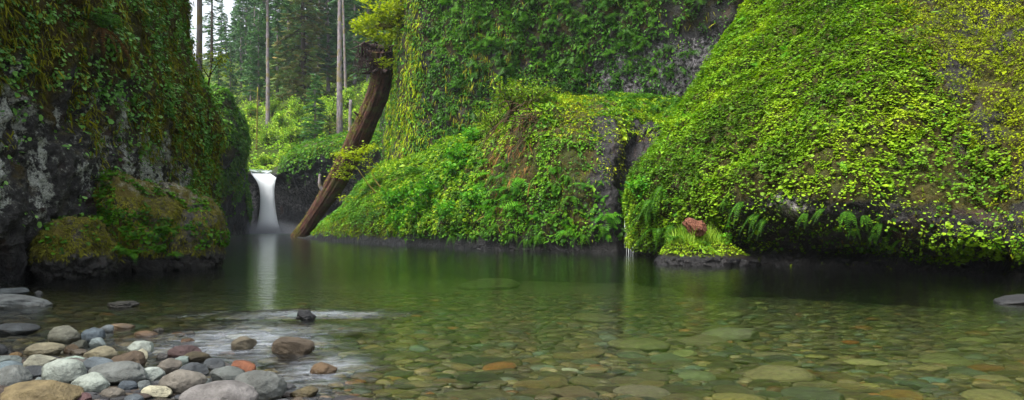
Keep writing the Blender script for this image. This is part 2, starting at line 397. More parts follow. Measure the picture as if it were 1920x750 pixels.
def water():
    k = NT('pool_water'); P_ = k.n('TexCoord').outputs['Object']
    x, y, _ = k.n('SeparateXYZ', None, Vector=P_).outputs
    def blob(cx, cy, rx, ry):
        a = k.math('DIVIDE', k.math('SUBTRACT', x, cx), rx); b = k.math('DIVIDE', k.math('SUBTRACT', y, cy), ry)
        return k.math('SUBTRACT', 1.0, k.math('SQRT', k.math('ADD', k.math('MULTIPLY', a, a), k.math('MULTIPLY', b, b))))
    wob = k.math('MULTIPLY', k.math('SUBTRACT', k.noise(P_, .9, 4), .5), 1.3)
    rif = k.smooth(k.math('ADD', k.math('MAXIMUM', k.math('MAXIMUM', blob(-3.05, 7.7, 1.7, 2.0), blob(-1.75, 6.1, .65, 1.5)), blob(-2.9, 9.9, 2.0, .7)), wob), .0, 1.0)
    fall = k.smooth(blob(-34, 92, 16, 42), 0, .8)
    mp = k.n('Mapping', None, Vector=P_, Scale=(1, 1.6, 1)).outputs[0]
    w1 = k.noise(mp, 1.5, 3, .5, .6); w2 = k.noise(mp, 7, 3, .6, .5); w3 = k.noise(mp, 24, 2, .6)
    amp = k.math('ADD', .3, k.math('ADD', k.math('MULTIPLY', rif, 3.2), k.math('MULTIPLY', fall, .8)))
    h = k.math('ADD', w1, k.math('ADD', k.math('MULTIPLY', w2, .4), k.math('MULTIPLY', k.math('MULTIPLY', w3, .1), rif)))
    bp = k.n('Bump', None, Strength=1.0, Distance=.05, Height=k.math('MULTIPLY', h, amp)).outputs[0]
    gl = k.n('BsdfGlossy', None, Color=(.92, .95, .95, 1), Roughness=k.math('ADD', .09, k.math('MULTIPLY', rif, .1)), Normal=bp).outputs[0]
    tr = k.n('BsdfTransparent', None, Color=(.98, .99, .96, 1)).outputs[0]
    fr = k.n('Fresnel', None, IOR=1.45, Normal=bp).outputs[0]
    sh = k.n('MixShader', None, i0=fr, i1=tr, i2=gl).outputs[0]
    mp2 = k.n('Mapping', None, Vector=P_, Rotation=(0, 0, -.35), Scale=(1, 2.6, 1)).outputs[0]
    rif_sheen = k.smooth(k.math('ADD', k.noise(mp2, 4.0, 6, .7, .8), k.math('MULTIPLY', rif, .16)), .46, .86)
    rif_sheen = k.math('MULTIPLY', k.math('MULTIPLY', rif_sheen, rif), .27)  # sky reflection on the riffle, painted in as whitish diffuse colour
    ff = k.math('MULTIPLY', k.smooth(k.math('ADD', blob(-35.4, 97, 7, 7), k.math('MULTIPLY', wob, .3)), .1, .9), .7)
    foam_sheen = k.n('BsdfDiffuse', None, Color=(.72, .80, .92, 1)).outputs[0]  # colour shared by painted riffle sheen and real foam under the fall
    sh = k.n('MixShader', None, i0=k.math('MAXIMUM', rif_sheen, ff), i1=sh, i2=foam_sheen).outputs[0]
    m = k.done(sh, k.n('VolumeAbsorption', None, Color=(.66, .78, .56, 1), Density=.26).outputs[0])
    V = [(x, y, z) for x in (-60, 60) for y in (-60, 112) for z in (-5, 0)]
    obj('water', mesh_np('water', V, np.array([[0, 1, 3, 2], [4, 6, 7, 5], [0, 4, 5, 1], [2, 3, 7, 6], [0, 2, 6, 4], [1, 5, 7, 3]]), False, None, m), kind='structure')
water()

# ------------------------------------------------------------------ rock walls of the gorge
def rock_disp(G, a, f, ridge=.5, vert=1.0, seed=0):
    p = G * f * np.array([1, 1, vert]) + seed
    return a * (fbm(p, 5) * (1 - ridge) + ridge * (fbm(p * 1.4 + 9, 5, ridged=True) - .3))

# near left cliff, running away from the eye and ending in a nose
plan = [(-13.2, -14), (-12.4, -4), (-12.0, 3), (-11.8, 8), (-11.6, 12), (-11.7, 16), (-12.0, 20), (-12.7, 24), (-13.2, 28), (-13.8, 31.0), (-15.8, 33.0), (-19, 34.5), (-26, 35)]
cols = []
for i, (bx, by) in enumerate(plan):
    nose = sst(20, 31, by)
    off = [(.0, -1.5), (.0, .3), (.05, 2), (-.05 + .1 * nose, 4), (.1 - .0 * nose, 6), (-.3 - .8 * nose, 8.4), (-.8 - .75 * nose, 11.5), (-1.6 - 1.6 * nose, 16), (-3.2 - 1.5 * nose, 22), (-8, 25), (-16, 25.5)]
    cols.append([(bx + o, by, z) for o, z in off])
gl = Grid(net(cols, 600, 400), (10, 10, 6))
gl.displace(rock_disp(gl.G, .75, .33, .5, .8, 2) + rock_disp(gl.G, .5, 1.0, .6, .6, 5) + .24 * fbm(gl.G * np.array([2.6, 2.6, 1.6]), 4, ridged=True))
zz = gl.G[..., 2]
px, py = proj(gl.G)
nn = fbm(gl.G * .45 + 4, 3)
n5 = fbm(gl.G * np.array([1.0, 1.0, .45]) + 14, 3)
lich = (.2 + .75 * sst(-.2, .2, n5)) * sst(1.2, 2.2, zz + nn) * (1 - sst(4.2, 5.6, zz + 1.6 * nn)) * (1 - .6 * sst(22, 29, gl.G[..., 1]))
moss = .16 - .3 * n5 + .4 * sst(3.4, 6.0, zz + 2.0 * nn) + .35 * sst(22, 29, gl.G[..., 1]) - .4 * (1 - sst(.2, .8, zz + .5 * nn))
obj('cliff', gl.mesh('left_cliff', M['rock_left'], {'moss': moss, 'lich': lich}), kind='structure')

# far gorge wall behind the nose, left of the waterfall
def C(*rows): return [P(*r) for r in rows]
cols = [C((250, 440, 80), (250, 330, 80), (250, 250, 82), (250, 190, 84), (250, 150, 92), (250, 120, 108)),
        C((380, 440, 78), (380, 340, 78), (395, 250, 78), (385, 180, 80), (380, 150, 90), (370, 130, 106)),
        C((425, 440, 82), (424, 350, 80), (440, 270, 78), (436, 205, 79), (425, 172, 81), (405, 290, 92)),
        C((462, 440, 88), (462, 350, 85), (476, 270, 82), (470, 225, 83), (457, 200, 84.5), (440, 305, 94)),
        C((484, 440, 95), (482, 370, 94), (474, 315, 92), (484, 272, 89), (478, 250, 89.5), (462, 312, 99)),
        C((488, 440, 99), (487, 370, 99), (478, 330, 99), (471, 318, 100), (468, 305, 103), (462, 290, 112))]
gg = Grid(net(cols, 170, 150), (-30, 20, 10))
gg.G = gg.G + np.array([-1.6, 0, 0])
gg.displace((rock_disp(gg.G, 1.1, .16, .5, .9, 3) + rock_disp(gg.G, .35, .6, .6, .8, 6)) * (1 - .8 * sst(92, 98, gg.G[..., 1])))
nn = fbm(gg.G * .12 + 2, 3)
z = gg.G[..., 2]
obj('gorge_wall', gg.mesh('gorge_wall', M['rock_gorge'], {'moss': .1 + .55 * sst(4, 11, z + 5 * nn), 'lich': .1 + 0 * z}), kind='structure')

# amphitheatre behind the fall: dark undercut, mossy brow
cols = [C((380, 440, 104), (380, 380, 105), (380, 345, 105), (385, 325, 105), (390, 310, 107), (395, 300, 118)), C((440, 440, 104), (440, 380, 105), (440, 345, 105), (445, 328, 103), (448, 320, 105), (450, 312, 118)), C((478, 440, 103), (478, 380, 104), (476, 345, 104), (472, 330, 101), (470, 324, 103), (470, 318, 118)),
        C((500, 440, 104), (500, 380, 105), (498, 345, 104), (497, 332, 100.5), (497, 326, 103), (497, 318, 118)),
        C((520, 440, 104), (522, 385, 104), (524, 345, 101), (520, 325, 99), (520, 314, 103), (520, 306, 118)),
        C((548, 440, 103), (552, 385, 102), (548, 335, 98), (545, 302, 97), (548, 288, 101), (550, 280, 116)),
        C((590, 440, 101), (592, 385, 99), (588, 325, 95), (586, 290, 94), (590, 272, 98), (592, 266, 114)),
        C((645, 440, 98), (648, 390, 97), (645, 320, 93), (642, 280, 91), (648, 262, 95), (650, 252, 112)),
        C((720, 440, 90), (720, 380, 92), (720, 310, 88), (720, 270, 86), (726, 248, 90), (730, 235, 110)),
        C((830, 440, 78), (830, 380, 80), (830, 310, 78), (830, 270, 76), (840, 240, 84), (850, 225, 108))]
gf = Grid(net(cols, 260, 150), (-25, 20, 10))
gf.displace(rock_disp(gf.G, .9, .2, .5, .9, 7) * sst(-36.5, -33, gf.G[..., 0]) + rock_disp(gf.G, .3, .7, .6, .8, 8))
nn = fbm(gf.G * .2 + 5, 3); z = gf.G[..., 2]
obj('gorge_wall', gf.mesh('amphitheatre', M['rock_gorge'], {'moss': -.25 + .8 * sst(6, 11, z + 4 * nn), 'lich': .55 * sst(2, 5, z + 2 * nn) * (1 - sst(6, 9, z))}), kind='structure')

# forested slope behind
xs = np.linspace(-190, 60, 120); ys = np.linspace(101, 330, 90)
X, Y = np.meshgrid(xs, ys, indexing='ij')
pxs = CX + X / Y * FP
def hill_z(X, Y):
    X = np.asarray(X, float); Y = np.asarray(Y, float)
    u = np.clip(((CX + X / Y * FP) - 470) / 250, -1.5, 1.6)
    z = 8.2 + np.maximum(u, -.2) * 3.2 * sst(100, 106, Y) + (Y - 101) * (.40 + .10 * u) * sst(98, 116, Y)
    z = np.minimum(z, 62 + 0 * z) - 14 * sst(-.3, -1.2, u) * sst(130, 220, Y)
    return z + 1.6 * fbm(np.stack([X * .06, Y * .06, X * 0], -1), 3)
gh = Grid(np.stack([X, Y, hill_z(X, Y)], -1), (-30, 0, 120))
k = NT('forest_floor'); P_ = k.n('TexCoord').outputs['Object']
c = k.ramp(k.noise(P_, .5, 6, .7), [(.3, S(34, 42, 18)), (.55, S(66, 84, 24)), (.75, S(84, 80, 44))])
obj('hill', gh.mesh('hill', k.done(k.n('BsdfPrincipled', None, Base_Color=c, Roughness=.9, Specular_IOR_Level=.1, Normal=k.n('Bump', None, Strength=1.0, Distance=1.0, Height=k.noise(P_, 1.2, 6, .7)).outputs[0]).outputs[0])), kind='structure')

# tall rock wall in the middle, its left end facing the gorge, dark alcove to the right
def wallcol(x, y, lean, flare=0, dy=0):
    return [(x - flare * 1.0, y - flare * .3 + dy, z) if z < 2 else (x - flare * max(0, 1 - z / 9.0) + lean[0] * z / 20, y + lean[1] * max(z - 8, 0) / 20, z) for z in (-2, .5, 3, 6, 9, 12, 16, 20, 26, 32)]
cols = [wallcol(-17, 90, (0, 0)), wallcol(-13.5, 76, (0, 0)), wallcol(-11.4, 66, (0, 0), 2), wallcol(-9.9, 59.5, (.4, 0), 2.6), wallcol(-8.4, 56.8, (.4, -.5), 2.2), wallcol(-5.5, 55.2, (0, -1), 1),
        wallcol(-2.2, 53, (0, -1.2)), wallcol(1.5, 51.5, (0, -1.5)), wallcol(5, 50, (0, -2.5)), wallcol(9, 48.2, (0, -4.5)), wallcol(13, 46, (0, -6)), wallcol(17, 43, (0, -6)), wallcol(24, 38, (0, -4)), wallcol(34, 30, (0, -3)), wallcol(44, 18, (0, 0))]
gw = Grid(net(cols, 380, 260), (0, 0, 12))
gw.displace(rock_disp(gw.G, 1.2, .22, .45, .5, 11) + rock_disp(gw.G, .55, .7, .6, .6, 12) + .1 * fbm(gw.G * 2.5, 3))
wx, wy = proj(gw.G); nn = fbm(gw.G * .2 + 1, 3)
bare = sst(1080, 1260, wx + 130 * nn) * sst(60, 140, wy + 60 * nn + (wx - 1150) * .12)
moss = .45 - .6 * bare + .2 * nn
obj('cliff', gw.mesh('tall_cliff', M['rock_wall'], {'moss': moss, 'lich': .55 * bare}), kind='structure')

# mossy mound in the middle
def MC(base, *rows):
    b = P(*base); b2 = b.copy(); b2[2] = -1.5
    return [b2, b] + [P(*r) for r in rows]
cols = [MC((556, 446, 66), (562, 446, 66), (566, 447, 67), (570, 446, 68), (580, 442, 70), (590, 440, 76)),
        MC((575, 448.5, 60), (578, 444, 60.3), (582, 441, 61), (586, 438, 62), (596, 434, 66), (606, 436, 74)),
        MC((622, 452, 53), (620, 432, 53.5), (624, 416, 55), (634, 402, 58), (646, 394, 63), (660, 400, 74)),
        MC((700, 458, 45.5), (694, 420, 46.5), (690, 385, 49), (694, 352, 54), (704, 325, 60), (712, 320, 72)),
        MC((800, 463, 40), (800, 410, 41), (796, 360, 43.5), (796, 322, 48), (798, 292, 54), (800, 280, 64)),
        MC((900, 468, 35.4), (898, 410, 36.0), (895, 345, 37.5), (898, 290, 40), (902, 245, 45), (905, 235, 58)),
        MC((985, 471, 33.3), (990, 400, 33.4), (990, 320, 34), (985, 240, 36), (988, 190, 40.5), (990, 188, 56)),
        MC((1080, 472, 32), (1088, 400, 32), (1085, 320, 32.5), (1080, 250, 34), (1078, 203, 37), (1075, 184, 52)),
        MC((1158, 474, 31), (1168, 400, 31.6), (1162, 320, 32.6), (1155, 255, 34), (1150, 212, 37), (1150, 182, 50)),
        MC((1215, 476, 30), (1222, 410, 31.6), (1226, 340, 33.2), (1232, 280, 35.0), (1236, 225, 38), (1245, 186, 49)),
        MC((1290, 478, 29), (1300, 410, 31), (1310, 340, 33), (1318, 280, 35), (1325, 225, 38), (1335, 190, 47)),
        MC((1480, 480, 28), (1480, 410, 30), (1480, 340, 32), (1490, 280, 34), (1500, 225, 37), (1510, 190, 44))]
gm = Grid(net(cols, 420, 220), (0, 0, 6))
zz = gm.G[..., 2]
gx, gy = proj(gm.G); gu = gx + 14 * fbm(gm.G * .5 + 44, 2)
gm.G = gm.G - gm.N * (1.5 * sst(1150, 1180, gu) * (1 - sst(1200, 1232, gu)) * sst(215, 300, gy))[..., None]; gm.N = gnorm(gm.G, gm.face)
soft = sst(.2, 1.2, zz)
gm.displace(soft * rock_disp(gm.G, .75, .35, .35, .8, 21) + soft * rock_disp(gm.G, .38, 1.0, .5, .8, 22) + .07 * fbm(gm.G * 3, 3))
mx, my = proj(gm.G); nn = fbm(gm.G * .4 + 6, 3)
seep = sst(1095, 1140, mx + 50 * nn) * (1 - sst(1215, 1260, mx)) * sst(205, 235, my + 20 * nn)
moss = .5 + .3 * nn - .75 * seep - .8 * (1 - sst(.35, .75, gm.G[..., 2] + .4 * nn))
obj('mound', gm.mesh('mound', M['rock_mound'], {'moss': moss, 'lich': 0 * moss}), kind='structure')

# big leafy bluff on the right
def RC(*rows):
    b = P(*rows[0]); b[2] = -1.5
    return [b] + [P(*r) for r in rows]
cols = [RC((1330, 476, 36), (1330, 440, 36), (1340, 360, 36), (1370, 280, 36), (1420, 150, 37), (1500, 10, 38), (1600, -150, 40), (1800, -330, 42)),
        RC((1236, 474, 31.5), (1226, 440, 31.5), (1222, 360, 31.6), (1262, 280, 32), (1342, 150, 33), (1432, 8, 34), (1560, -150, 36), (1760, -330, 40)),
        RC((1206, 479, 28.8), (1194, 435, 28.4), (1192, 350, 28.2), (1238, 278, 28.6), (1326, 148, 29.4), (1420, 0, 31), (1560, -150, 33), (1750, -330, 37)),
        RC((1290, 486, 26), (1285, 445, 25.4), (1272, 362, 24.8), (1300, 270, 25.2), (1388, 140, 26.4), (1488, 0, 28), (1620, -150, 31), (1780, -330, 36)),
        RC((1400, 496, 22.6), (1392, 455, 23.2), (1398, 372, 21.4), (1424, 270, 21.9), (1490, 140, 23.4), (1580, 0, 25.4), (1690, -150, 29), (1830, -330, 34)),
        RC((1550, 503, 20.6), (1552, 465, 21.4), (1562, 392, 19.0), (1566, 270, 19.6), (1596, 140, 21.2), (1656, 0, 23.4), (1750, -150, 27), (1880, -330, 32)),
        RC((1700, 508, 19.4), (1700, 474, 20), (1706, 415, 18.2), (1706, 280, 18.8), (1716, 140, 20.2), (1746, 0, 22.4), (1810, -150, 26), (1920, -330, 31)),
        RC((1850, 516, 17.6), (1850, 492, 18), (1860, 445, 16.8), (1852, 290, 17.8), (1856, 140, 19.2), (1868, 0, 21.4), (1900, -150, 25), (1980, -330, 30)),
        RC((2050, 535, 14.8), (2050, 505, 15), (2060, 455, 14.4), (2050, 300, 15.4), (2050, 140, 17.2), (2060, 0, 19.6), (2080, -150, 23), (2120, -330, 28)),
        RC((2500, 590, 10), (2500, 550, 10), (2500, 470, 10), (2500, 300, 11), (2500, 140, 13), (2500, 0, 16), (2500, -150, 20), (2500, -330, 25)),
        RC((3600, 690, 6.5), (3600, 640, 6.5), (3600, 530, 6.5), (3600, 300, 7), (3500, 140, 9), (3400, 0, 12), (3300, -150, 16), (3200, -330, 22))]
gr = Grid(net(cols, 460, 300), (0, 0, 5))
zz = gr.G[..., 2]
gr.displace(rock_disp(gr.G, .6, .42, .4, .9, 31) + rock_disp(gr.G, .27, 1.3, .6, .9, 32) + .05 * fbm(gr.G * 5, 3))
rx, ry = proj(gr.G); nn = fbm(gr.G * .5 + 8, 3)
cave = sst(1350, 1420, rx) * sst(350, 420, ry + 40 * nn - .04 * (rx - 1500))
wetR = sst(1680, 1790, rx + 60 * nn - .32 * (ry - 100)) * (1 - sst(360, 430, ry))
moss = .55 + .25 * nn - .42 * cave - .55 * wetR * sst(-.1, .25, fbm(gr.G * .9 + 3, 3)) - .7 * (1 - sst(.25, .7, zz + .5 * nn))
lich = np.exp(-(((rx - 1478) / 38) ** 2 + ((ry - 388 - .25 * (rx - 1478)) / 20) ** 2)) * .9
obj('bluff', gr.mesh('bluff', M['rock_bluff'], {'moss': moss - lich * .5, 'lich': lich}), kind='structure')
# ------------------------------------------------------------------ ground cover on the rock (uncountable: stuff)
T_DIA, T_HEX = t_dia(), t_hex()
T_ROUND, T_POINT, T_MAPLE, T_FROND, T_STRAND, T_SPRAY, T_BLADE = t_round(), t_point(), t_maple(), t_frond(), t_strand(), t_spray(), t_blade()

def hue(p, f=.8, amp=.45, jit=.14, base=.5):
    return np.clip(base + amp * fbm(p * f + 31, 3) + RNG.normal(size=len(p)) * jit, 0, 1)

def cover(name, grid, n, dens, mat, size, tpl=T_ROUND, up=.7, pillow=.22, pf=1.3, tipdown=1.0, out=.5, jitter=.35, hb=.5, hf=.8, asp=1.0, label=None, hamp=.45, jit=.14):
    p, q = grid.sample(n, dens)
    k = len(p)
    p = p + q * (.03 + pillow * np.maximum(0, .25 + fbm(p * pf + 7, 3)) * RNG.random(k) ** .5)[:, None]
    nr = nz(q * (1 - up) + UP * up + rv(k, jitter))
    tp = q * out - UP * tipdown + rv(k, jitter + .1)
    sz = size * np.exp(RNG.normal(size=k) * .36)
    return leaves(name, p, nr, tp, sz, tpl, mat, hue(p, hf, hamp, jit, base=hb), aspect=asp, kind='stuff', label=label)

def clumped(name, grid, n, per, dens, mat, size, tpl, spread, up=.6, out=.8, down=.3, jitter=.3, hb=.5, hf=.5):
    """frond pads: several leaves radiating from each rooting point"""
    p, q = grid.sample(n, dens); k = len(p)
    p = np.repeat(p, per, 0); q = np.repeat(q, per, 0); s = np.repeat(size * np.exp(RNG.normal(size=k) * .3), per)
    side = nz(np.cross(q, UP)); a = RNG.uniform(-1, 1, len(p))[:, None]
    tp = nz(q * out + side * a * 1.3 - UP * (down + .3 * np.abs(a)) + rv(len(p), jitter * .6))
    nr = nz(UP * up + q * (1 - up) + rv(len(p), jitter))
    p = p + q * .05 + rv(len(p), spread)
    return leaves(name, p, nr, tp, s * RNG.uniform(.7, 1.15, len(p)), tpl, mat, hue(p, hf, base=hb), kind='stuff')

# ---- bluff on the right
def d_bluff(p, q):
    x, y = proj(p); n = fbm(p * .9 + 3, 3); n2 = fbm(p * 2.6 + 3, 2)
    d = 1 - sst(-40, 40, x - 1670 - .62 * y + 120 * n)
    low = sst(300, 390, y + 60 * n - .05 * (x - 1200) * (x < 1500))
    lown = sst(1330, 1390, x)
    d = d * (1 - .93 * low * lown) * (.12 + .88 * sst(-.24, .06, n2 + .25 * (1 - sst(120, 330, y))))
    d = d * (1 - sst(470, 492, y) * (x < 1420)) * (p[:, 2] > .35)
    lob = (1 - sst(0, 60, np.abs(y - (455 + .10 * (x - 1800))) - 6)) * sst(1715, 1790, x) * sst(-.1, .1, n2)
    return np.clip(np.maximum(d, .75 * lob * (y < 480)), 0, 1)
cover('foliage', gr, 900000, d_bluff, M['leaf_bright'], .054, T_HEX, up=.68, pillow=.5, jitter=.24, jit=.07, hb=.5, hf=.4, hamp=.8)
cover('foliage', gr, 16000, lambda p, q: d_bluff(p, q) * sst(.05, .25, fbm(p * .6 + 91, 3)), M['fern_dead'], .09, T_STRAND, up=.4, pillow=.5, out=.6, asp=1.2)
clumped('foliage', gr, 1500, 5, lambda p, q: d_bluff(p, q) * sst(.0, .2, fbm(p * .5 + 95, 3)), M['leaf_fresh'], .3, T_FROND, .05, up=.6, out=.8, down=.4)
def d_bluff2(p, q): return d_bluff(p, q) * sst(.0, .2, fbm(p * .7 + 61, 3))
cover('foliage', gr, 400000, d_bluff2, M['leaf_fresh'], .05, T_DIA, up=.5, pillow=.42, hb=.7)
cover('moss', gr, 160000, lambda p, q: np.clip(d_bluff(p, q) + .15, 0, 1) * sst(-.05, .15, fbm(p * 1.3 + 71, 2)), M['moss_lime'], .07, T_STRAND, up=.5, pillow=.2, out=.7, jitter=.5, asp=1.6, hb=.4)
def d_bluff_edge(p, q):
    x, y = proj(p); return (1 - sst(1200, 1330, x - .0 * y - (300 - y) * .55)) * sst(-.2, .1, fbm(p * 1.4, 2)) * (p[:, 2] > .9)
cover('foliage', gr, 200000, d_bluff_edge, M['leaf_fresh'], .075, T_DIA, up=.5, pillow=.4, hb=.6)
def d_cave(p, q):
    x, y = proj(p); return sst(1340, 1400, x) * sst(330, 400, y) * sst(.02, .2, fbm(p * 2.2 + 5, 2)) * (p[:, 2] > .45)
cover('foliage', gr, 50000, d_cave, M['leaf_mid'], .06, T_HEX, up=.4, pillow=.15)
def d_bluff_moss(p, q):
    x, y = proj(p); n = fbm(p * 1.1 + 3, 3)
    z = sst(-60, 40, x - 1670 - .62 * y + 120 * n) * (1 - sst(380, 500, y)) * sst(-.26, -.06, fbm(p * 1.05 + 13, 3) + .18 * (1 - sst(60, 200, y)))
    return np.clip(z, 0, 1) * (p[:, 2] > .5)
cover('moss', gr, 900000, d_bluff_moss, M['moss_yellow'], .052, T_DIA, up=.55, pillow=.5, pf=1.5, tipdown=1.0, out=.9, jitter=.28, asp=1.0, hb=.5, jit=.08)
def d_bluff_thin(p, q):
    x, y = proj(p); return (p[:, 2] > .45) * (.25 + .5 * sst(1600, 1750, x)) * sst(-.15, .15, fbm(p * 1.7 + 23, 3))
cover('moss', gr, 160000, d_bluff_thin, M['moss_olive'], .06, T_STRAND, up=.4, pillow=.1, out=.7, jitter=.5, asp=1.6, hb=.55)
def d_top(p, q):
    x, y = proj(p); return sst(.1, .3, fbm(p * .55 + 40, 2)) * (y < 330) * (x < 1750 + .4 * y)
cover('grass', gr, 9000, d_top, M['grass'], .26, T_BLADE, up=.3, pillow=.35, out=1.0, tipdown=.4, jitter=.35, hb=.6)

# ---- mound in the middle
def seepm(x, y, n): return sst(1090, 1140, x + 50 * n) * (1 - sst(1205, 1250, x + 30 * n)) * sst(205, 240, y)
def d_mound(p, q):
    x, y = proj(p); n = fbm(p * .6 + 6, 3); n2 = fbm(p * 1.6 + 2, 2)
    d = (.12 + .88 * sst(-.14, .1, n2)) * (1 - seepm(x, y, n)) * (1 - .72 * sst(1010, 1070, x + 40 * n) * sst(255, 300, y)) * (p[:, 2] > .5 + .5 * n)
    d = d * (1 - .92 * sst(.0, .1, .36 - np.abs((x - 960) / 170) - .0) * sst(215, 250, y) * (1 - sst(330, 380, y)))
    d = d * (1 - .8 * (1 - sst(690, 740, x)) * sst(400, 430, y))
    return d * (1 - .8 * sst(1020, 1050, x) * (1 - sst(1120, 1150, x)) * (1 - sst(250, 270, y)))
cover('foliage', gm, 420000, d_mound, M['leaf_mid'], .115, T_DIA, up=.6, pillow=.45, pf=.9, hb=.6, hamp=.8, hf=.5)
def d_mound_top(p, q):
    x, y = proj(p); n2 = fbm(p * 1.2 + 12, 2)
    return np.clip((sst(1120, 1180, x) * (1 - sst(225, 260, y + .15 * (x - 1240))) + (1 - sst(40, 110, np.abs(x - 975))) * (1 - sst(230, 300, y)) + (1 - sst(840, 930, x)) * sst(690, 740, x)) * sst(-.2, .1, n2), 0, 1) * (p[:, 2] > .8)
cover('foliage', gm, 200000, d_mound_top, M['leaf_bright'], .14, T_DIA, up=.6, pillow=.55, pf=.9, hb=.7, hamp=.7)
def d_mound_pads(p, q):
    x, y = proj(p); n2 = fbm(p * .9 + 22, 2)
    return sst(830, 900, x) * (1 - sst(1120, 1170, x)) * sst(250, 330, y) * sst(-.12, .12, n2) * (p[:, 2] > .8)
clumped('foliage', gm, 3200, 7, d_mound_pads, M['leaf_fresh'], .5, T_FROND, .06, up=.65, hb=.45)
def d_mound_small(p, q):
    x, y = proj(p); n = fbm(p * .8, 2)
    return sst(990, 1030, x + 60 * n) * (1 - sst(1190, 1210, x)) * sst(350, 390, y + 60 * n) * sst(-.25, .05, fbm(p * 2, 2)) * (p[:, 2] > .5)
cover('foliage', gm, 60000, d_mound_small, M['leaf_mid'], .125, T_ROUND, up=.45, pillow=.15, hb=.45)
def d_mound_y(p, q):
    x, y = proj(p); n = fbm(p * .9 + 3, 3)
    a = sst(1010, 1050, x + 40 * n) * (1 - sst(1100, 1135, x + 60 * n)) * (1 - sst(240, 275, y + .3 * (1080 - x)))
    b = sst(1115, 1130, x + 25 * n) * (1 - sst(1160, 1175, x + 25 * n)) * sst(225, 240, y) * (1 - sst(310, 360, y)) * sst(-.05, .1, fbm(p * 1.7, 2))
    c = sst(1150, 1180, x) * (1 - sst(1235, 1260, x)) * sst(190, 215, y) * (1 - sst(250, 275, y)) * sst(-.02, .1, n)
    return np.clip(a + b + c, 0, 1)
cover('moss', gm, 150000, d_mound_y, M['moss_yellow'], .1, T_STRAND, up=.6, pillow=.38, pf=1.4, out=.8, jitter=.5, asp=1.8, hb=.7)
def d_mound_m(p, q):
    x, y = proj(p); n = fbm(p * .9 + 3, 3)
    return (1 - .97 * seepm(x, y, n)) * (p[:, 2] > .45 + .4 * n) * (.12 + .88 * (1 - sst(690, 800, x)))
cover('moss', gm, 200000, d_mound_m, M['moss_lime'], .12, T_STRAND, up=.4, pillow=.15, out=.6, jitter=.45, asp=1.5, hb=.35)
def d_mound_dry(p, q):
    x, y = proj(p)
    return np.exp(-(((x - 955) / 55) ** 2 + ((y - 290) / 75) ** 2)) * sst(-.2, .1, fbm(p * 1.3, 2))
cover('moss', gm, 60000, d_mound_dry, M['fern_dead'], .36, T_STRAND, up=.1, pillow=.5, out=.25, tipdown=1.3, jitter=.25, asp=.55, hb=.45)

# ---- tall cliff
def d_wall(p, q):
    x, y = proj(p); n = fbm(p * .35 + 2, 3); n2 = fbm(p * 1.1 + 4, 2)
    d = (1 - .94 * sst(1090, 1330, x + 130 * n) ) * sst(-.2, .12, n2 + .05) * (1 - sst(.15, .4, n) * .6)
    return d * (1 - .75 * (1 - sst(765, 800, x)))
cover('foliage', gw, 560000, d_wall, M['leaf_mid'], .15, T_DIA, up=.45, pillow=.3, pf=.8, hb=.4, hf=.3)
def d_wall_pad(p, q):
    x, y = proj(p); n = fbm(p * .3 + 9, 3); n2 = fbm(p * .9 + 14, 2)
    return sst(800, 850, x) * (1 - .85 * sst(1200, 1430, x + 60 * n)) * sst(-.22, .05, n2) * (1 - sst(.15, .35, n) * .6) * (1 - sst(100, 170, y) * sst(1050, 1200, x))
clumped('foliage', gw, 20000, 6, d_wall_pad, M['leaf_mid'], .5, T_FROND, .1, up=.6, out=.7, down=.5, hb=.45, hf=.25)
def d_wall_end(p, q):
    x, y = proj(p); n = fbm(p * np.array([.8, .8, .12]) + 3, 3)
    return (1 - sst(755, 815, x - 30 * n)) * sst(-.25, .1, n) * (p[:, 1] < 75)
cover('moss', gw, 170000, d_wall_end, M['moss_lime'], .34, T_STRAND, up=.12, pillow=.28, out=.35, tipdown=1.3, jitter=.22, asp=.8, hb=.8)
cover('foliage', gw, 12000, lambda p, q: d_wall_end(p, q) * .8, M['leaf_fresh'], .22, T_POINT, up=.4, pillow=.35, hb=.5)
def d_wall_olive(p, q):
    x, y = proj(p); n = fbm(p * .5 + 3, 3)
    a = np.exp(-(((x - 905 + .15 * (y - 120)) / 52) ** 2)) * sst(20, 60, y) * (1 - sst(230, 260, y))
    return np.clip(a * 1.2 + .06, 0, 1) * sst(-.2, .1, n)
cover('moss', gw, 60000, d_wall_olive, M['moss_olive'], .42, T_STRAND, up=.1, pillow=.25, out=.3, tipdown=1.3, jitter=.2, asp=.6, hb=.75)

# ---- near left cliff
def d_left(p, q):
    x, y = proj(p); n = fbm(p * .55 + 12, 3); n2 = fbm(p * 1.5 + 4, 2)
    d = sst(3.2, 5.4, p[:, 2] + 1.5 * n) + .8 * sst(24, 29, p[:, 1])
    return np.clip(d, 0, 1) * sst(-.14, .12, n2 + .15 * n) * (p[:, 1] > 5) * (p[:, 2] > .8)
cover('foliage', gl, 520000, d_left, M['leaf_dark'], .068, T_HEX, up=.45, pillow=.3, pf=1.1, hb=.5)
def d_left_few(p, q):
    return sst(.1, .26, fbm(p * 1.2 + 77, 2)) * (p[:, 1] > 5) * (p[:, 2] > .9)
cover('foliage', gl, 70000, d_left_few, M['leaf_dark'], .07, T_HEX, up=.45, pillow=.25, hb=.7)
def d_left_moss(p, q):
    n = fbm(p * np.array([1, 1, .35]) * .9 + 2, 3)
    return np.clip(sst(2.8, 4.8, p[:, 2] + 1.6 * n) + sst(23, 29, p[:, 1]) * sst(.5, 1.5, p[:, 2]), 0, 1) * sst(-.15, .15, n) * (p[:, 1] > 5)
cover('moss', gl, 420000, d_left_moss, M['moss_olive'], .15, T_STRAND, up=.3, pillow=.45, pf=.9, out=.6, tipdown=1.2, jitter=.35, asp=.9, hb=.62, hamp=.7)
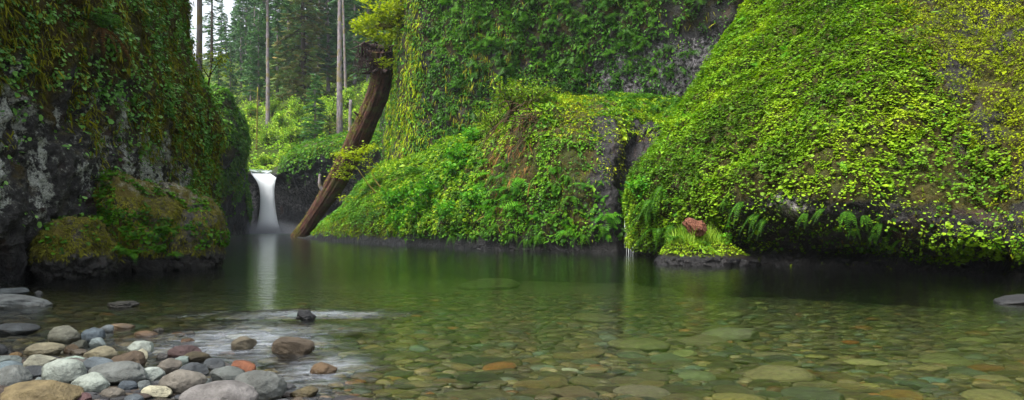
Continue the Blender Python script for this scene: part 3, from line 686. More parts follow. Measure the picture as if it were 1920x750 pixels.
def d_left_nose(p, q):
    n = fbm(p * np.array([1, 1, .3]) * .8 + 9, 3)
    return sst(26, 30, p[:, 1]) * sst(-.1, .12, n) * (p[:, 2] > 1.2)
cover('moss', gl, 130000, d_left_nose, M['moss_lime'], .17, T_STRAND, up=.25, pillow=.25, out=.5, tipdown=1.2, jitter=.3, asp=.9, hb=.25)
cover('foliage', gl, 60000, lambda p, q: sst(25, 29, p[:, 1]) * (p[:, 2] > .8) * sst(-.1, .1, fbm(p * 1.2, 2)), M['leaf_mid'], .13, T_POINT, up=.45, pillow=.3, hb=.55)

# ---- gorge walls and slope
def d_gg(p, q): return sst(2.5, 6, p[:, 2] + 5 * fbm(p * .15, 3)) * sst(-.2, .15, fbm(p * .4, 2))
cover('foliage', gg, 90000, d_gg, M['leaf_mid'], .26, T_DIA, up=.55, pillow=.4, pf=.4, hb=.6)
cover('moss', gg, 26000, lambda p, q: d_gg(p, q) * sst(-.1, .2, fbm(p * .25 + 8, 2)), M['moss_lime'], .5, T_STRAND, up=.25, pillow=.3, tipdown=1.2, jitter=.3, asp=.9, hb=.3)
def d_gf(p, q): return sst(6, 9.5, p[:, 2] + 3 * fbm(p * .2 + 4, 3)) * sst(-.25, .1, fbm(p * .4, 2)) * (p[:, 0] > -33.9) * sst(-.3, .6, q[:, 2] + .35)
cover('foliage', gf, 90000, d_gf, M['leaf_mid'], .26, T_DIA, up=.55, pillow=.5, pf=.4, hb=.55)
cover('moss', gf, 20000, lambda p, q: d_gf(p, q) * (q[:, 2] > .2), M['moss_lime'], .4, T_STRAND, up=.5, pillow=.3, jitter=.5, hb=.6)
def d_hill(p, q):
    return (p[:, 1] < 215) * (.35 + .65 * sst(-.2, .1, fbm(p * .16, 2))) * sst(60, -20, np.abs(p[:, 0] + 25) - 60)
p_, q_ = gh.sample(420000, lambda p, q: d_hill(p, q) * np.exp(-(p[:, 1] - 100) / 60))
p_ = p_ + q_ * (np.maximum(0, .2 + fbm(p_ * .22, 3)) * 3.2 * RNG.random(len(p_)) ** .5)[:, None]
leaves('undergrowth', p_, nz(UP + rv(len(p_), .5)), rv(len(p_)), .4 * np.exp(RNG.normal(size=len(p_)) * .3), T_DIA, M['undergrowth'], hue(p_, .12), kind='stuff')
# bright low plants on the ledge above the fall
p_, q_ = gh.sample(120000, lambda p, q: np.exp(-(((p[:, 0] + 36.5) / 4.5) ** 2)) * (p[:, 1] < 116))
leaves('ground_cover', p_ + UP * (RNG.random(len(p_)) * .5)[:, None], nz(UP + rv(len(p_), .4)), rv(len(p_)), .42 * np.exp(RNG.normal(size=len(p_)) * .2), T_ROUND, M['leaf_fresh'], np.clip(hue(p_, .3) + .3, 0, 1), kind='stuff')
# ------------------------------------------------------------------ plants that can be counted
def on_surf(grid, px, py):
    """the point of a rock surface seen at photo position (px, py), and its normal"""
    x, y = proj(grid.G); d = (x - px) ** 2 + (y - py) ** 2 + (grid.G[..., 1] < .5) * 1e9
    near = d < max(d.min(), 16) + 1
    yy = np.where(near, grid.G[..., 1], 1e9); i = np.unravel_index(np.argmin(yy), yy.shape)
    return grid.G[i], grid.N[i]

def fern_mesh(name, mat, nf=11, L=1.0, rise=.9, spread=360, droop=1.0, face=0, seed=0, npin=15, w=.2):
    r = np.random.default_rng(seed); mb = MB(); pin = t_point()
    for f in range(nf):
        az = math.radians(face + (f / nf - .5) * spread + r.normal() * 9); l = L * r.uniform(.7, 1.1); e = rise * r.uniform(.6, 1.2)
        s = np.linspace(0, 1, npin + 2); hor = l * (s * .85); zz = l * (e * s - droop * .95 * s ** 2.1)
        path = np.stack([hor * math.cos(az), hor * math.sin(az), zz], -1)
        T = nz(np.gradient(path, axis=0)); side = np.array([-math.sin(az), math.cos(az), 0.0]); N = np.cross(T, side); N *= np.sign(N[:, 2:3] + 1e-6)
        V, F3, F4 = tube(path, np.linspace(.012, .003, len(s)) * L, 3, cap=False); mb.add(V, F3, F4, .2)
        for sg in (-1, 1):
            p = path[1:-1]; n = len(p); sh = np.sin(np.pi * np.clip(.25 + .78 * s[1:-1], 0, 1)) ** .8
            V, F, a = leaf_arrays(p, N[1:-1] + r.normal(size=(n, 3)) * .12, sg * side + T[1:-1] * .45 - UP * .12 + r.normal(size=(n, 3)) * .06, l * w * sh + .01, pin, np.clip(.45 + r.normal(size=n) * .2, 0, 1), .42)
            mb.add(V, F, None, a)
    return mb.mesh(name, mat, False)

FERN = [fern_mesh('fern', M['fern'], 12, 1, 1.0, 360, 1.0, 0, 3), fern_mesh('fern', M['fern'], 9, 1, .8, 330, 1.2, 0, 4)]
FERN_WALL = [fern_mesh('fern', M['fern'], 7, 1, .35, 170, 1.3, 0, 5), fern_mesh('fern', M['fern'], 5, 1, .1, 120, 1.3, 0, 6)]

def fern(me, p, q, L, label, group=None, wall=False, cat='fern'):
    o = obj('fern', me, None, p + q * .04, label, cat, group)
    yaw = math.atan2(q[1], q[0]) if wall else random.uniform(0, 6.28)
    o.rotation_euler = (random.uniform(-.1, .1), random.uniform(-.1, .1), yaw + random.uniform(-.3, .3)); o.scale = (L, L, L * random.uniform(.85, 1.1))
    return o
p, q = on_surf(gm, 776, 322)
for (px, py, L, lab) in ((776, 326, 1.75, 'large bright yellow-green fern at the foot of the tall cliff end'), (1215, 190, 1.5, 'fern on the ledge nearest above the wet black rock'),
                         (1190, 184, 1.2, 'feathery fern on the ledge beside the moss, below the dark alcove'), (1252, 200, 1.3, 'fern on the ledge where the mound meets the leafy bluff')):
    p, q = on_surf(gm, px, py); fern(FERN[0], p, q, L, lab)
for px, py in ((1168, 186), (1200, 178), (1228, 184), (1240, 196), (1262, 188), (1275, 196), (1180, 196), (1225, 206), (1140, 180), (1265, 206)):
    p, q = on_surf(gm, px, py); fern(FERN[1], p, q, random.uniform(.9, 1.25), 'light green fern crowded on the ledge below the dark alcove', 'ferns crowded on the ledge')
for px, py in ((905, 300), (925, 330), (1010, 330), (1035, 345), (1045, 312), (1060, 330), (1070, 372), (1000, 425), (960, 440), (930, 420), (890, 440), (1120, 425), (1090, 440), (1030, 400), (870, 400), (985, 452), (1010, 445), (850, 440)):
    p, q = on_surf(gm, px, py); fern(FERN_WALL[0], p, q, random.uniform(.55, .85), 'fern spreading out of the leafy face of the mound', 'ferns on the face of the mound', True)
for px, py, L, lab in ((1362, 372, .5, 'small hanging fern above the cave mouth of the bluff'), (1392, 378, .75, 'broad hanging fern in the cave mouth, above the red stump'),
                       (1418, 400, .7, 'hanging fern with paired fronds inside the cave mouth'), (1436, 408, .65, 'hanging fern deepest in the cave mouth beside the pale lichen'),
                       (1586, 398, .6, 'hanging fern under the leafy edge of the bluff, past the lichen patch'), (1545, 392, .5, 'short fern hanging below the pale lichen patch')):
    p, q = on_surf(gr, px, py); fern(FERN_WALL[1], p, q, L, lab, None, True)
for px, py in ((1620, 405), (1650, 420), (1600, 430), (1670, 440), (1690, 452), (1510, 400), (1640, 440)):
    p, q = on_surf(gr, px, py); fern(FERN_WALL[1], p, q, random.uniform(.3, .45), 'little fern dangling under the overhang of the bluff', 'little ferns under the overhang', True)
for px, py in ((1215, 380), (1225, 375), (1245, 350), (1210, 400), (1232, 430), (1260, 425)):
    p, q = on_surf(gr, px, py); fern(FERN_WALL[0], p, q, random.uniform(.7, 1.0), 'yellow-green fern on the narrow end of the leafy bluff', 'ferns on the end of the bluff', True)
p, q = on_surf(gl, 188, 52)
root = empty('fern', p + q * .05, 'large sword fern with dead brown fronds hanging high on the shaded cliff', 'fern')
root.rotation_euler = (0, 0, math.atan2(q[1], q[0]))
obj('frond', fern_mesh('live_fronds', M['leaf_dark'], 9, 1.0, 1.2, 200, 1.1, 0, 8), root)
tag(obj('frond', fern_mesh('dead_fronds', M['fern_dead'], 10, 1.1, -.1, 140, 1.1, 0, 9, w=.09), root), 'dead brown hanging fronds')

# ---- shrubs
def shrub_meshes(name, mleaf, mstem, seed, n=9, H=1.0, W=.8, leaf=.14, tpl=T_POINT, twigs=7, per=11, flat=.5):
    r = np.random.default_rng(seed); st = MB(); lf = MB()
    for i in range(n):
        a = r.uniform(0, 6.28); R = W * math.sqrt(r.random()); h = H * (1 - .5 * (R / W) ** 2) * r.uniform(.75, 1.05)
        e = np.array([R * math.cos(a), R * math.sin(a), h]); path = crm([[0, 0, 0], e * [.35, .35, .6] + r.normal(size=3) * .04, e], 8)
        st.add(*tube(path, np.linspace(.022, .006, 8) * H, 4, cap=False), .5)
        for t in range(twigs):
            b = path[int(r.integers(3, 8))]; dv = nz(r.normal(size=3) * [1, 1, .6] + [0, 0, .35]); tw = b + dv[None] * (np.linspace(0, .32, 4) * H)[:, None]
            st.add(*tube(tw, np.linspace(.008, .003, 4) * H, 3, cap=False), .5)
            p = b + dv * (r.random((per, 1)) * .36 * H) + r.normal(size=(per, 3)) * .05 * H
            V, F, at = leaf_arrays(p, UP * flat + r.normal(size=(per, 3)) * .4 + dv * .2, dv + r.normal(size=(per, 3)) * .6 - UP * .2, leaf * np.exp(r.normal(size=per) * .25), tpl, np.clip(r.normal(.5, .22) + r.normal(size=per) * .15, 0, 1))
            lf.add(V, F, None, at)
    return st.mesh('stems', mstem), lf.mesh('foliage', mleaf, False)

def shrub(pair, p, s, label, group=None, name='shrub', cat='shrub', sz=None):
    o = empty(name, p, label, cat, group)
    obj('stems', pair[0], o); obj('foliage', pair[1], o)
    o.scale = (s, s, sz or s); o.rotation_euler = (0, 0, random.uniform(0, 6.28)); return o

SH_FRESH = [shrub_meshes('shrub', M['leaf_fresh'], M['twig'], 11 + i, 10, 1, .8, .15) for i in range(2)]
SH_LIME = [shrub_meshes('shrub', M['undergrowth'], M['twig'], 31 + i, 11, 1, .75, .1, per=16) for i in range(3)]
SH_FINE = shrub_meshes('shrub', M['leaf_bright'], M['twig'], 41, 12, 1, 1.0, .075, per=14)
for px, py, s, lab in ((752, 425, 1.3, 'dense bright green shrub lowest on the mound end'), (735, 385, 1.2, 'green leafy shrub below the crooked mossy bough'), (790, 415, 1.4, 'lush green shrub just above the dark waterline of the mound'),
                       (812, 375, 1.5, 'broad bright green shrub halfway up the mound slope'), (845, 340, 1.3, 'bushy green shrub on the mound slope above the broad one'), (865, 300, 1.2, 'green shrub near the crest of the mound slope'),
                       (770, 370, 1.1, 'small green shrub below the large bright fern'), (840, 410, 1.2, 'pale green shrub at the base of the mound'), (885, 390, 1.1, 'green shrub beside the hanging brown fronds of the mound'),
                       (885, 265, 1.0, 'small shrub on the crest beside the tall cliff foot')):
    p, q = on_surf(gm, px, py); shrub(SH_FRESH[random.randint(0, 1)], p - UP * .2, s, lab)
for px, py, s, lab in ((960, 215, 2.1, 'wide twiggy yellow-green bush crowning the mound'), (1000, 196, 1.6, 'light green bush on the top of the mound beside yellow moss'), (930, 240, 1.5, 'fine-leaved bush on the mound shoulder')):
    p, q = on_surf(gm, px, py); shrub(SH_FINE, p - UP * .2, s, lab, cat='bush', name='bush')
p, q = on_surf(gr, 1200, 372); shrub(SH_FRESH[0], p - UP * .2, .9, 'fresh green shrub at the narrow end of the bluff beside wet rock')
# bare mossy twigs hanging over the brown patch of the mound
r_ = np.random.default_rng(5); mb = MB()
p0, q0 = on_surf(gm, 1000, 225)
for i in range(26):
    a = p0 + r_.normal(size=3) * [.8, .2, .3]; e = a + np.array([r_.uniform(-3.2, .3), r_.uniform(-1.2, -.2), r_.uniform(-2.6, -.4)])
    mid = (a + e) / 2 + [0, -.5, .7]
    mb.add(*tube(crm([a, mid, e], 10) + r_.normal(size=(10, 3)) * .05, np.linspace(.035, .008, 10), 4, cap=False), .5)
o = empty('bush', p0, 'leafless mossy bush of bent brown twigs drooping over the mound', 'bush'); c = obj('stems', mb.mesh('stems', M['twig']), o); c.location = tuple(-p0)

# ---- boughs with maple leaves
def bough(name, paths, radii, mat, leafspots, mleaf, leaf, per, spread, seed, label, cat, tpl=None, flat=.8):
    r = np.random.default_rng(seed); p0 = np.array(paths[0][0]); o = empty(name, p0, label, cat)
    mb = MB()
    for pt, rd in zip(paths, radii):
        n = 18; pa = crm(np.array(pt), n); mb.add(*tube(pa - p0, np.linspace(rd[0], rd[1], n), 8, .35, seed), .5)
    obj('branch', mb.mesh('branch', mat), o)
    lf = MB()
    for c, rad, k in leafspots:
        for j in range(k):
            cc = np.array(c) + r.normal(size=3) * np.array(rad)
            n = per; p = cc + r.normal(size=(n, 3)) * np.array([spread, spread, spread * .3])
            V, F, a = leaf_arrays(p - p0, UP * flat + r.normal(size=(n, 3)) * .3, r.normal(size=(n, 3)) * [1, 1, .3] - UP * .25, leaf * np.exp(r.normal(size=n) * .22), tpl or T_MAPLE, np.clip(.5 + r.normal(size=n) * .25, 0, 1))
            lf.add(V, F, None, a)
    obj('foliage', lf.mesh('foliage', mleaf, False), o)
    return o
bough('maple_tree', [[P(790, -60, 60), P(764, -5, 59.5), P(748, 30, 59), P(728, 50, 58.6), P(712, 48, 58.3), P(700, 58, 58), P(684, 68, 57.8)], [P(712, 48, 58.3), P(710, 30, 58.5), P(724, 20, 58.3), P(750, 16, 58)], [P(706, 55, 58), P(702, 64, 58), P(696, 74, 57.9)]],
      [(.42, .16), (.14, .05), (.12, .06)], M['bark_moss'],
      [(P(735, -5, 58), (1.0, .8, .5), 26), (P(712, 18, 58), (.7, .7, .35), 30), (P(695, 40, 58), (.5, .6, .25), 24), (P(678, 52, 57.5), (.4, .5, .2), 12), (P(750, 20, 58), (.7, .5, .5), 16), (P(735, 62, 58.5), (.45, .5, .5), 14), (P(724, 82, 58.5), (.28, .4, .55), 13), (P(706, 70, 57.5), (.35, .3, .14), 9), (P(690, 62, 57.5), (.3, .3, .1), 5),  (P(722, 115, 58.5), (.3, .3, .25), 5), (P(728, 38, 58.5), (.5, .5, .4), 12)],
      M['leaf_lime'], .22, 16, .34, 21, 'mossy maple bough with lime green leaves reaching over the leaning log', 'tree')
bough('vine_maple', [[P(752, 352, 51), P(738, 366, 50.5), P(724, 378, 50), P(708, 365, 50), P(690, 345, 50), P(672, 318, 50)], [P(738, 366, 50.5), P(715, 352, 50), P(700, 330, 50.5), P(690, 300, 51)], [P(724, 378, 50), P(710, 384, 49.6), P(700, 388, 49.4)]],
      [(.14, .03), (.08, .02), (.11, .07)], M['bark_moss'],
      [(P(650, 290, 50.5), (.5, .6, .22), 13), (P(675, 280, 51), (.6, .6, .16), 13), (P(695, 274, 51), (.4, .5, .08), 7), (P(652, 312, 50.5), (.35, .5, .25), 10), (P(636, 290, 50), (.25, .3, .08), 4), (P(650, 330, 50.5), (.4, .4, .2), 9), (P(670, 300, 51), (.5, .5, .3), 9), (P(690, 320, 50.8), (.5, .5, .3), 7), (P(655, 372, 50), (.2, .3, .12), 3)],
      M['leaf_lime'], .17, 13, .26, 22, 'crooked vine maple with flat sprays of yellow leaves before the leaning log', 'tree')
p, q = on_surf(gl, 408, 150); a = p - UP * .1
bough('sapling', [[a, a + [.1, 0, .5], a + [.2, 0, 1.1], a + [.25, .1, 1.7]], [a + [.12, 0, .5], a + [-.2, 0, 1.0], a + [-.35, 0, 1.4]], [a + [.15, 0, .7], a + [.5, 0, 1.2], a + [.75, 0, 1.6]]], [(.05, .012), (.03, .01), (.03, .01)], M['bark_dark'],
      [(a + [.2, 0, 1.5], (.35, .3, .28), 14), (a + [-.3, 0, 1.3], (.28, .3, .2), 8), (a + [.65, 0, 1.4], (.3, .3, .2), 10), (a + [.3, 0, 1.0], (.4, .3, .2), 8), (a + [.5, 0, .7], (.3, .3, .2), 5)], M['leaf_lime'], .085, 12, .14, 23, 'lime green maple sapling on the shoulder of the shaded cliff', 'sapling')
p, q = on_surf(gr, 1358, 455); a = P(1352, 462, 22.6); a[2] = .4
bough('sapling', [[a, a + [.12, -.1, .5], a + [.4, -.2, .85], a + [.62, -.25, 1.05]]], [(.02, .006)], M['twig'],
      [(a + [.1, -.1, .55], (.12, .1, .1), 5), (a + [.35, -.2, .85], (.15, .1, .1), 6), (a + [.62, -.25, 1.05], (.1, .1, .07), 4), (a + [0, -.05, .3], (.12, .1, .08), 3)], M['leaf_fresh'], .085, 6, .09, 24, 'thin twig with round green leaves leaning out beside the islet', 'sapling', T_ROUND)

# ------------------------------------------------------------------ the leaning log with its root wad on top
pts = [(556, 450, 71.5, 15), (566, 436, 71.2, 16), (582, 415, 70.6, 15), (600, 388, 69.8, 16.5), (628, 345, 68.6, 21), (652, 300, 67.3, 21.5), (678, 248, 66, 22), (697, 205, 65, 22), (711, 168, 64.2, 22), (717, 138, 63.6, 23), (717, 112, 63, 27), (716, 95, 62.7, 30)]
pa = np.array([P(a, b, c) for a, b, c, _ in pts]); n = 90
path = crm(pa, n); rad = crm(np.array([[w * .82 * c / FP] for _, _, c, w in pts]), n)[:, 0]
o = empty('log', path[0], 'huge leaning bare log with its root wad in the air', 'log')
V, F3, F4 = tube(path - path[0], rad, 84, 0, 0)
k = np.arange(len(V)); ang = (k % 84) / 84 * 2 * np.pi; le = (k // 84) / n
q = np.stack([np.cos(ang) * 4, np.sin(ang) * 4, le * 5], -1)
cen = np.vstack([np.repeat(path - path[0], 84, 0), path[:1] * 0, path[-1:] - path[0]])
V = cen + (V - cen) * (1 + .30 * fbm(q * np.array([1.3, 1.3, .8]), 6, gain=.62, ridged=True) - .1 + .12 * fbm(q * np.array([.5, .5, 1.2]) + 4, 3) + .08 * fbm(q * np.array([.3, .3, 2]), 2))[:, None]
mb = MB(); mb.add(V, F3, F4, .5); obj('trunk', mb.mesh('trunk', M['bark_log']), o)
r_ = np.random.default_rng(3); top = path[-1]
for t_, da in ((30, -2.6), (38, -.4), (52, -2.2), (58, -.9), (68, -2.8)):
    b0 = path[t_] - path[0]; dv = nz(np.array([math.cos(da) * 1.0, -.7, .5])); L = float(rad[t_]) * r_.uniform(1.3, 1.9)
    tb = MB(); tb.add(*tube(crm([b0, b0 + dv * L * .6, b0 + dv * L], 7), np.linspace(.2, .07, 7), 7, .4, t_), .5); obj('branch_stub', tb.mesh('branch_stub', M['bark_log']), o)
ii = r_.integers(4, n - 12, 5200); aa = r_.normal(-2.3, .7, 5200); sd_ = np.stack([np.cos(aa), np.sin(aa) * .9 - .1, 0 * aa + .25], -1)
pp = path[ii] - path[0] + nz(sd_) * rad[ii][:, None] * 1.06 + r_.normal(size=(5200, 3)) * .06; ok = fbm(path[ii] * .35 + aa[:, None] * .5, 3) > .1; pp = pp[ok]
leaves('moss', pp, nz(sd_[ok] + UP * .4 + rv(len(pp), .4)), -UP + sd_[ok] * .4 + rv(len(pp), .4), .16 * np.exp(RNG.normal(size=len(pp)) * .3), T_STRAND, M['moss_olive'], hue(pp, .5), o, 1.3)
for i in range(34):
    a = top + np.array([r_.uniform(-1.3, 1.1), r_.uniform(-1, 1), r_.uniform(-2.0, .4)])
    dv = np.array([r_.uniform(-2.2, .9), r_.uniform(-1.2, 1.2), r_.uniform(-.6, 1.0)]) if i < 24 else np.array([r_.uniform(-2.6, -1.4), r_.uniform(-.6, .6), r_.uniform(-2.2, -.2)])
    L = r_.uniform(.6, 1.4); e = a + dv * L; m1 = a + dv * L * .4 + r_.normal(size=3) * .3; m2 = a + dv * L * .75 + r_.normal(size=3) * .35
    tb = MB(); tb.add(*tube(crm([a - dv * .3, a, m1, m2, e], 14) - path[0], np.linspace(r_.uniform(.16, .34) if i < 24 else .12, .02, 14), 7, .4, i), .5)
    obj('root', tb.mesh('root', M['root_dark']), o)
# drooping root fibres
tb = MB()
for i in range(240):
    a = top + np.array([r_.uniform(-2.2, 1.1), r_.uniform(-1.1, .6), r_.uniform(-1.0, .4)]); L = r_.uniform(.5, 1.8)
    e = a + np.array([r_.uniform(-.5, .2), r_.uniform(-.2, .2), -L]); tb.add(*tube(crm([a, (a + e) / 2 + r_.normal(size=3) * .12, e], 6) - path[0], np.linspace(.035, .008, 6), 3, cap=False), .5)
obj('root_fibres', tb.mesh('root_fibres', M['root_dark']), o)
tb = MB(); b0 = P(609, 362, 68.6); tb.add(*tube(crm([b0, P(601, 350, 68.4), P(599, 340, 68.3), P(600, 326, 68.3)], 10) - path[0], np.linspace(.26, .12, 10), 8, .3, 4), .5)
obj('branch_stub', tb.mesh('branch_stub', M['bark_grey']), o)

# ------------------------------------------------------------------ waterfall and its mist
k = NT('falling_water'); P_ = k.n('TexCoord').outputs['Object']
st = k.noise(k.n('Mapping', None, Vector=P_, Scale=(2.6, 2.6, .10)).outputs[0], 1.6, 5, .6)
al = k.smooth(k.math('ADD', st, k.math('MULTIPLY', k.attr('rnd'), .9)), .40, .70)
wsh = k.n('BsdfPrincipled', None, Base_Color=(.88, .93, .97, 1), Roughness=.5, Specular_IOR_Level=.3).outputs[0]
wsh = k.n('MixShader', None, i0=.2, i1=wsh, i2=k.n('BsdfTranslucent', None, Color=(.80, .87, .95, 1)).outputs[0]).outputs[0]
M['fall'] = k.done(k.n('MixShader', None, i0=al, i1=k.n('BsdfTransparent').outputs[0], i2=wsh).outputs[0])
rows = [(322, 470, 521, 101.5, .12), (326, 471, 520, 100.2, .16), (331, 475, 519, 99.6, .3), (338, 480, 517, 99.2, .45), (347, 484.5, 515.5, 98.9, .5), (358, 487, 514.5, 98.7, .55), (375, 488, 515, 98.4, .6), (395, 487, 517, 98.2, .7), (412, 484.5, 520, 98.0, .85), (428, 481, 524, 97.8, 1.05), (441, 476, 529, 97.6, 1.3)]
rows = crm(np.array(rows, float), 60); seg = 40; a = np.linspace(0, 2 * np.pi, seg, endpoint=False); VV = []; AA = []
for y, x0, x1, d, th in rows:
    c = P((x0 + x1) / 2, y, d); hw = (x1 - x0) / 2 * d / FP
    rr = 1 + .05 * fbm(np.stack([np.cos(a) * 3, np.sin(a) * 3, a * 0 + y * .01], -1), 3)
    VV.append(np.stack([c[0] + hw * np.cos(a) * rr, c[1] + th * np.sin(a) * rr, c[2] + 0 * a], -1)); AA.append(1 - np.abs(np.cos(a)) ** 3 * .55)
VV = np.array(VV); AA = np.array(AA); i = np.arange(59)[:, None]; j = np.arange(seg)[None]
F = np.stack([i * seg + j, i * seg + (j + 1) % seg, (i + 1) * seg + (j + 1) % seg, (i + 1) * seg + j], -1).reshape(-1, 4)
o0 = P(502, 440, 98); o = empty('waterfall', o0, 'white silky waterfall pouring from a mossy notch into the pool', 'waterfall')
obj('falling_water', mesh_np('falling_water', VV.reshape(-1, 3) - o0, F, True, {'rnd': AA.ravel()}, M['fall']), o)
k = NT('stream_water'); P_ = k.n('TexCoord').outputs['Object']
nn_ = k.noise(k.n('Mapping', None, Vector=P_, Scale=(1.2, .25, 1)).outputs[0], 1.4, 5, .65)
M['stream'] = k.done(k.n('BsdfPrincipled', None, Base_Color=k.ramp(nn_, [(.42, S(60, 66, 74)), (.62, S(205, 214, 226))]), Roughness=.25, Normal=k.n('Bump', None, Strength=.5, Distance=.2, Height=nn_).outputs[0]).outputs[0])
gs = Grid(net([[P(467, 318, 114), P(468, 321, 104), P(471, 325, 100.2)], [P(495, 317, 114), P(496, 322, 104), P(497, 328, 100)], [P(516, 319, 114), P(520, 322, 104), P(520, 326.5, 100.2)]], 30, 30))
gs.G = gs.G + UP * .25
gs.G -= o0; obj('stream', gs.mesh('stream', M['stream']), o)

k = NT('spray_mist'); tc = k.n('TexCoord').outputs['Object']
ln = k.n('VectorMath', {'operation': 'LENGTH'}, i0=tc).outputs['Value']
de = k.math('MULTIPLY', k.math('POWER', k.math('SUBTRACT', 1.0, ln, True), 2.0), MIST)
k.done(None, k.n('VolumePrincipled', None, Color=(.86, .92, 1.0, 1), Density=de, Anisotropy=.2).outputs[0])
bm = bmesh.new(); bmesh.ops.create_icosphere(bm, subdivisions=3, radius=1); me = bpy.data.meshes.new('mist'); bm.to_mesh(me); bm.free(); me.materials.append(k.m)
mo = obj('mist', me, None, P(498, 437, 96.0), kind='stuff'); mo.scale = (7.0, 4.5, 2.3)

o0 = P(1178, 474, 31.6); mb = MB()
for j in range(5):
    xo = (j - 2) * .06; mb.add(*tube(crm([[xo * .6, .75, 1.9], [xo, .3, 1.3], [xo * 1.3, -.02, .7], [xo * 1.8, -.12, -.05]], 24), .010 + .004 * (j % 3), 5, .4, j), .1)
o = empty('waterfall', o0, 'thin trickle of water running down the black rock at the mound end', 'waterfall'); obj('falling_water', mb.mesh('trickle', M['fall']), o)
# ------------------------------------------------------------------ conifers
def conifer(H, R, z0, nl, droop, tr, mcrown, mbark, seed, sp=.8, per=10, top=True, lim=.03, up0=.1, taper=.85):
    r = np.random.default_rng(seed); tb = MB(); cb = MB()
    zs = np.linspace(0, H, 24); wob = np.cumsum(r.normal(size=(24, 2)) * .012 * H / 24, 0)
    tp = np.stack([wob[:, 0], wob[:, 1], zs], -1)
    tb.add(*tube(tp, tr * (1 - .92 * (zs / H)) + .02, 9, .12, seed), .5)
    for i in range(nl):
        t = (i + r.random()) / nl; z = z0 + (H - z0) * t; L = R * (1 - t) ** taper * r.uniform(.55, 1.1) + .25; az = r.uniform(0, 6.28)
        s = np.linspace(0, 1, 7); c0 = np.array([np.interp(z, zs, tp[:, 0]), np.interp(z, zs, tp[:, 1]), z])
        pa = c0 + np.stack([L * s * math.cos(az), L * s * math.sin(az), L * (up0 * s - droop * s ** 1.7)], -1) + r.normal(size=(7, 3)) * .02 * L
        tb.add(*tube(pa, np.linspace(lim * L ** .5 + .02, .015, 7), 3, cap=False), .5)
        k = max(3, int(per * (.4 + L / R))); u = r.uniform(.12, 1, k); p = np.stack([np.interp(u, s, pa[:, c]) for c in range(3)], -1)
        d0 = np.array([math.cos(az), math.sin(az), -.25]); sd = np.array([-math.sin(az), math.cos(az), 0])
        sg = r.choice([-1, 1], k)[:, None]; tip = d0 * .6 + sd * sg * r.uniform(.2, 1.1, (k, 1)) - UP * (.15 + droop * .6) + r.normal(size=(k, 3)) * .18
        V, F, a = leaf_arrays(p, UP + r.normal(size=(k, 3)) * .25, tip, sp * (.6 + .6 * L / R) * np.exp(r.normal(size=k) * .25), T_SPRAY, np.clip(r.normal(.5, .2) + r.normal(size=k) * .18, 0, 1))
        cb.add(V, F, None, a)
    return tb.mesh('trunk', mbark), cb.mesh('crown', mcrown, False)

def tree(pair, px, d, label, group=None, name='conifer_tree', s=1.0, z=None, cat='conifer', lean=(0, 0), rz=None):
    x = (px - CX) / FP * d; zz = float(hill_z(x, d)) - .6 if z is None else z
    o = empty(name, (x, d, zz), label, cat, group)
    obj('trunk', pair[0], o); obj('crown', pair[1], o)
    o.scale = (s, s, s); o.rotation_euler = (lean[0], lean[1], random.uniform(0, 6.28) if rz is None else rz); return o
far = [conifer(30, 4.6, 4, 120, .35, .42, M['needles'], M['bark_grey'], 50 + i, 1.1, 13) for i in range(3)]
tree(conifer(24, 4.2, 7, 80, .3, .35, M['needles'], M['bark_grey'], 60, 1.0, 11), 462, 178, 'slim hazy conifer standing alone against the grey sky', z=44)
tree(conifer(44, 4.4, 24, 60, .2, .40, M['needles'], M['bark_grey'], 61, 1.0, 11), 502, 126, 'tall straight conifer with long bare purple-grey trunk and high crown')
tree(conifer(42, 7.2, 3, 190, .75, .62, M['needles_brown'], M['bark_dark'], 62, 1.15, 15, lim=.045), 567, 136, 'big drooping mossy brown spruce with dark trunk')
tree(conifer(13, 3.4, .8, 110, .28, .2, M['needles_fresh'], M['bark_grey'], 63, .7, 13), 590, 112, 'young bright green fir in front of the brown spruce')
tree(conifer(48, 4.5, 30, 50, .3, .54, M['needles'], M['bark_grey'], 64, 1.0, 11), 636, 113, 'thick mossy grey trunked conifer beside the leaning log')
tree(conifer(7, 1.9, .5, 60, .4, .12, M['needles_brown'], M['bark_dark'], 65, .5, 9), 618, 110, 'small yellowish cedar beside the thick grey trunk')
tree(conifer(44, 3.8, 22, 50, .3, .28, M['needles'], M['bark_grey'], 66, 1.0, 10), 650, 128, 'thinner conifer trunk just behind the thick mossy one', lean=(0, -.04))
tree(conifer(46, 4.4, 20, 70, .3, .38, M['needles'], M['bark_grey'], 67, 1.1, 10), 598, 158, 'tall hazy conifer behind the brown spruce, trunk bare at mid height')
tree(conifer(48, 4.6, 22, 70, .3, .4, M['needles'], M['bark_grey'], 68, 1.1, 10), 677, 150, 'hazy conifer whose pale trunk shows above the maple bough')
tree(conifer(18, 3.4, 8.5, 30, .5, .18, M['needles_brown'], M['bark_grey'], 69, .55, 9), 373, 40, 'pale trunked conifer on the rim of the shaded cliff', z=8.8, rz=1.0)
tree(conifer(15, 2.4, 4, 40, .4, .2, M['needles'], M['bark_dark'], 70, .6, 8), 397, 96, 'small dark conifer under the grey sky behind the shaded cliff', z=24)
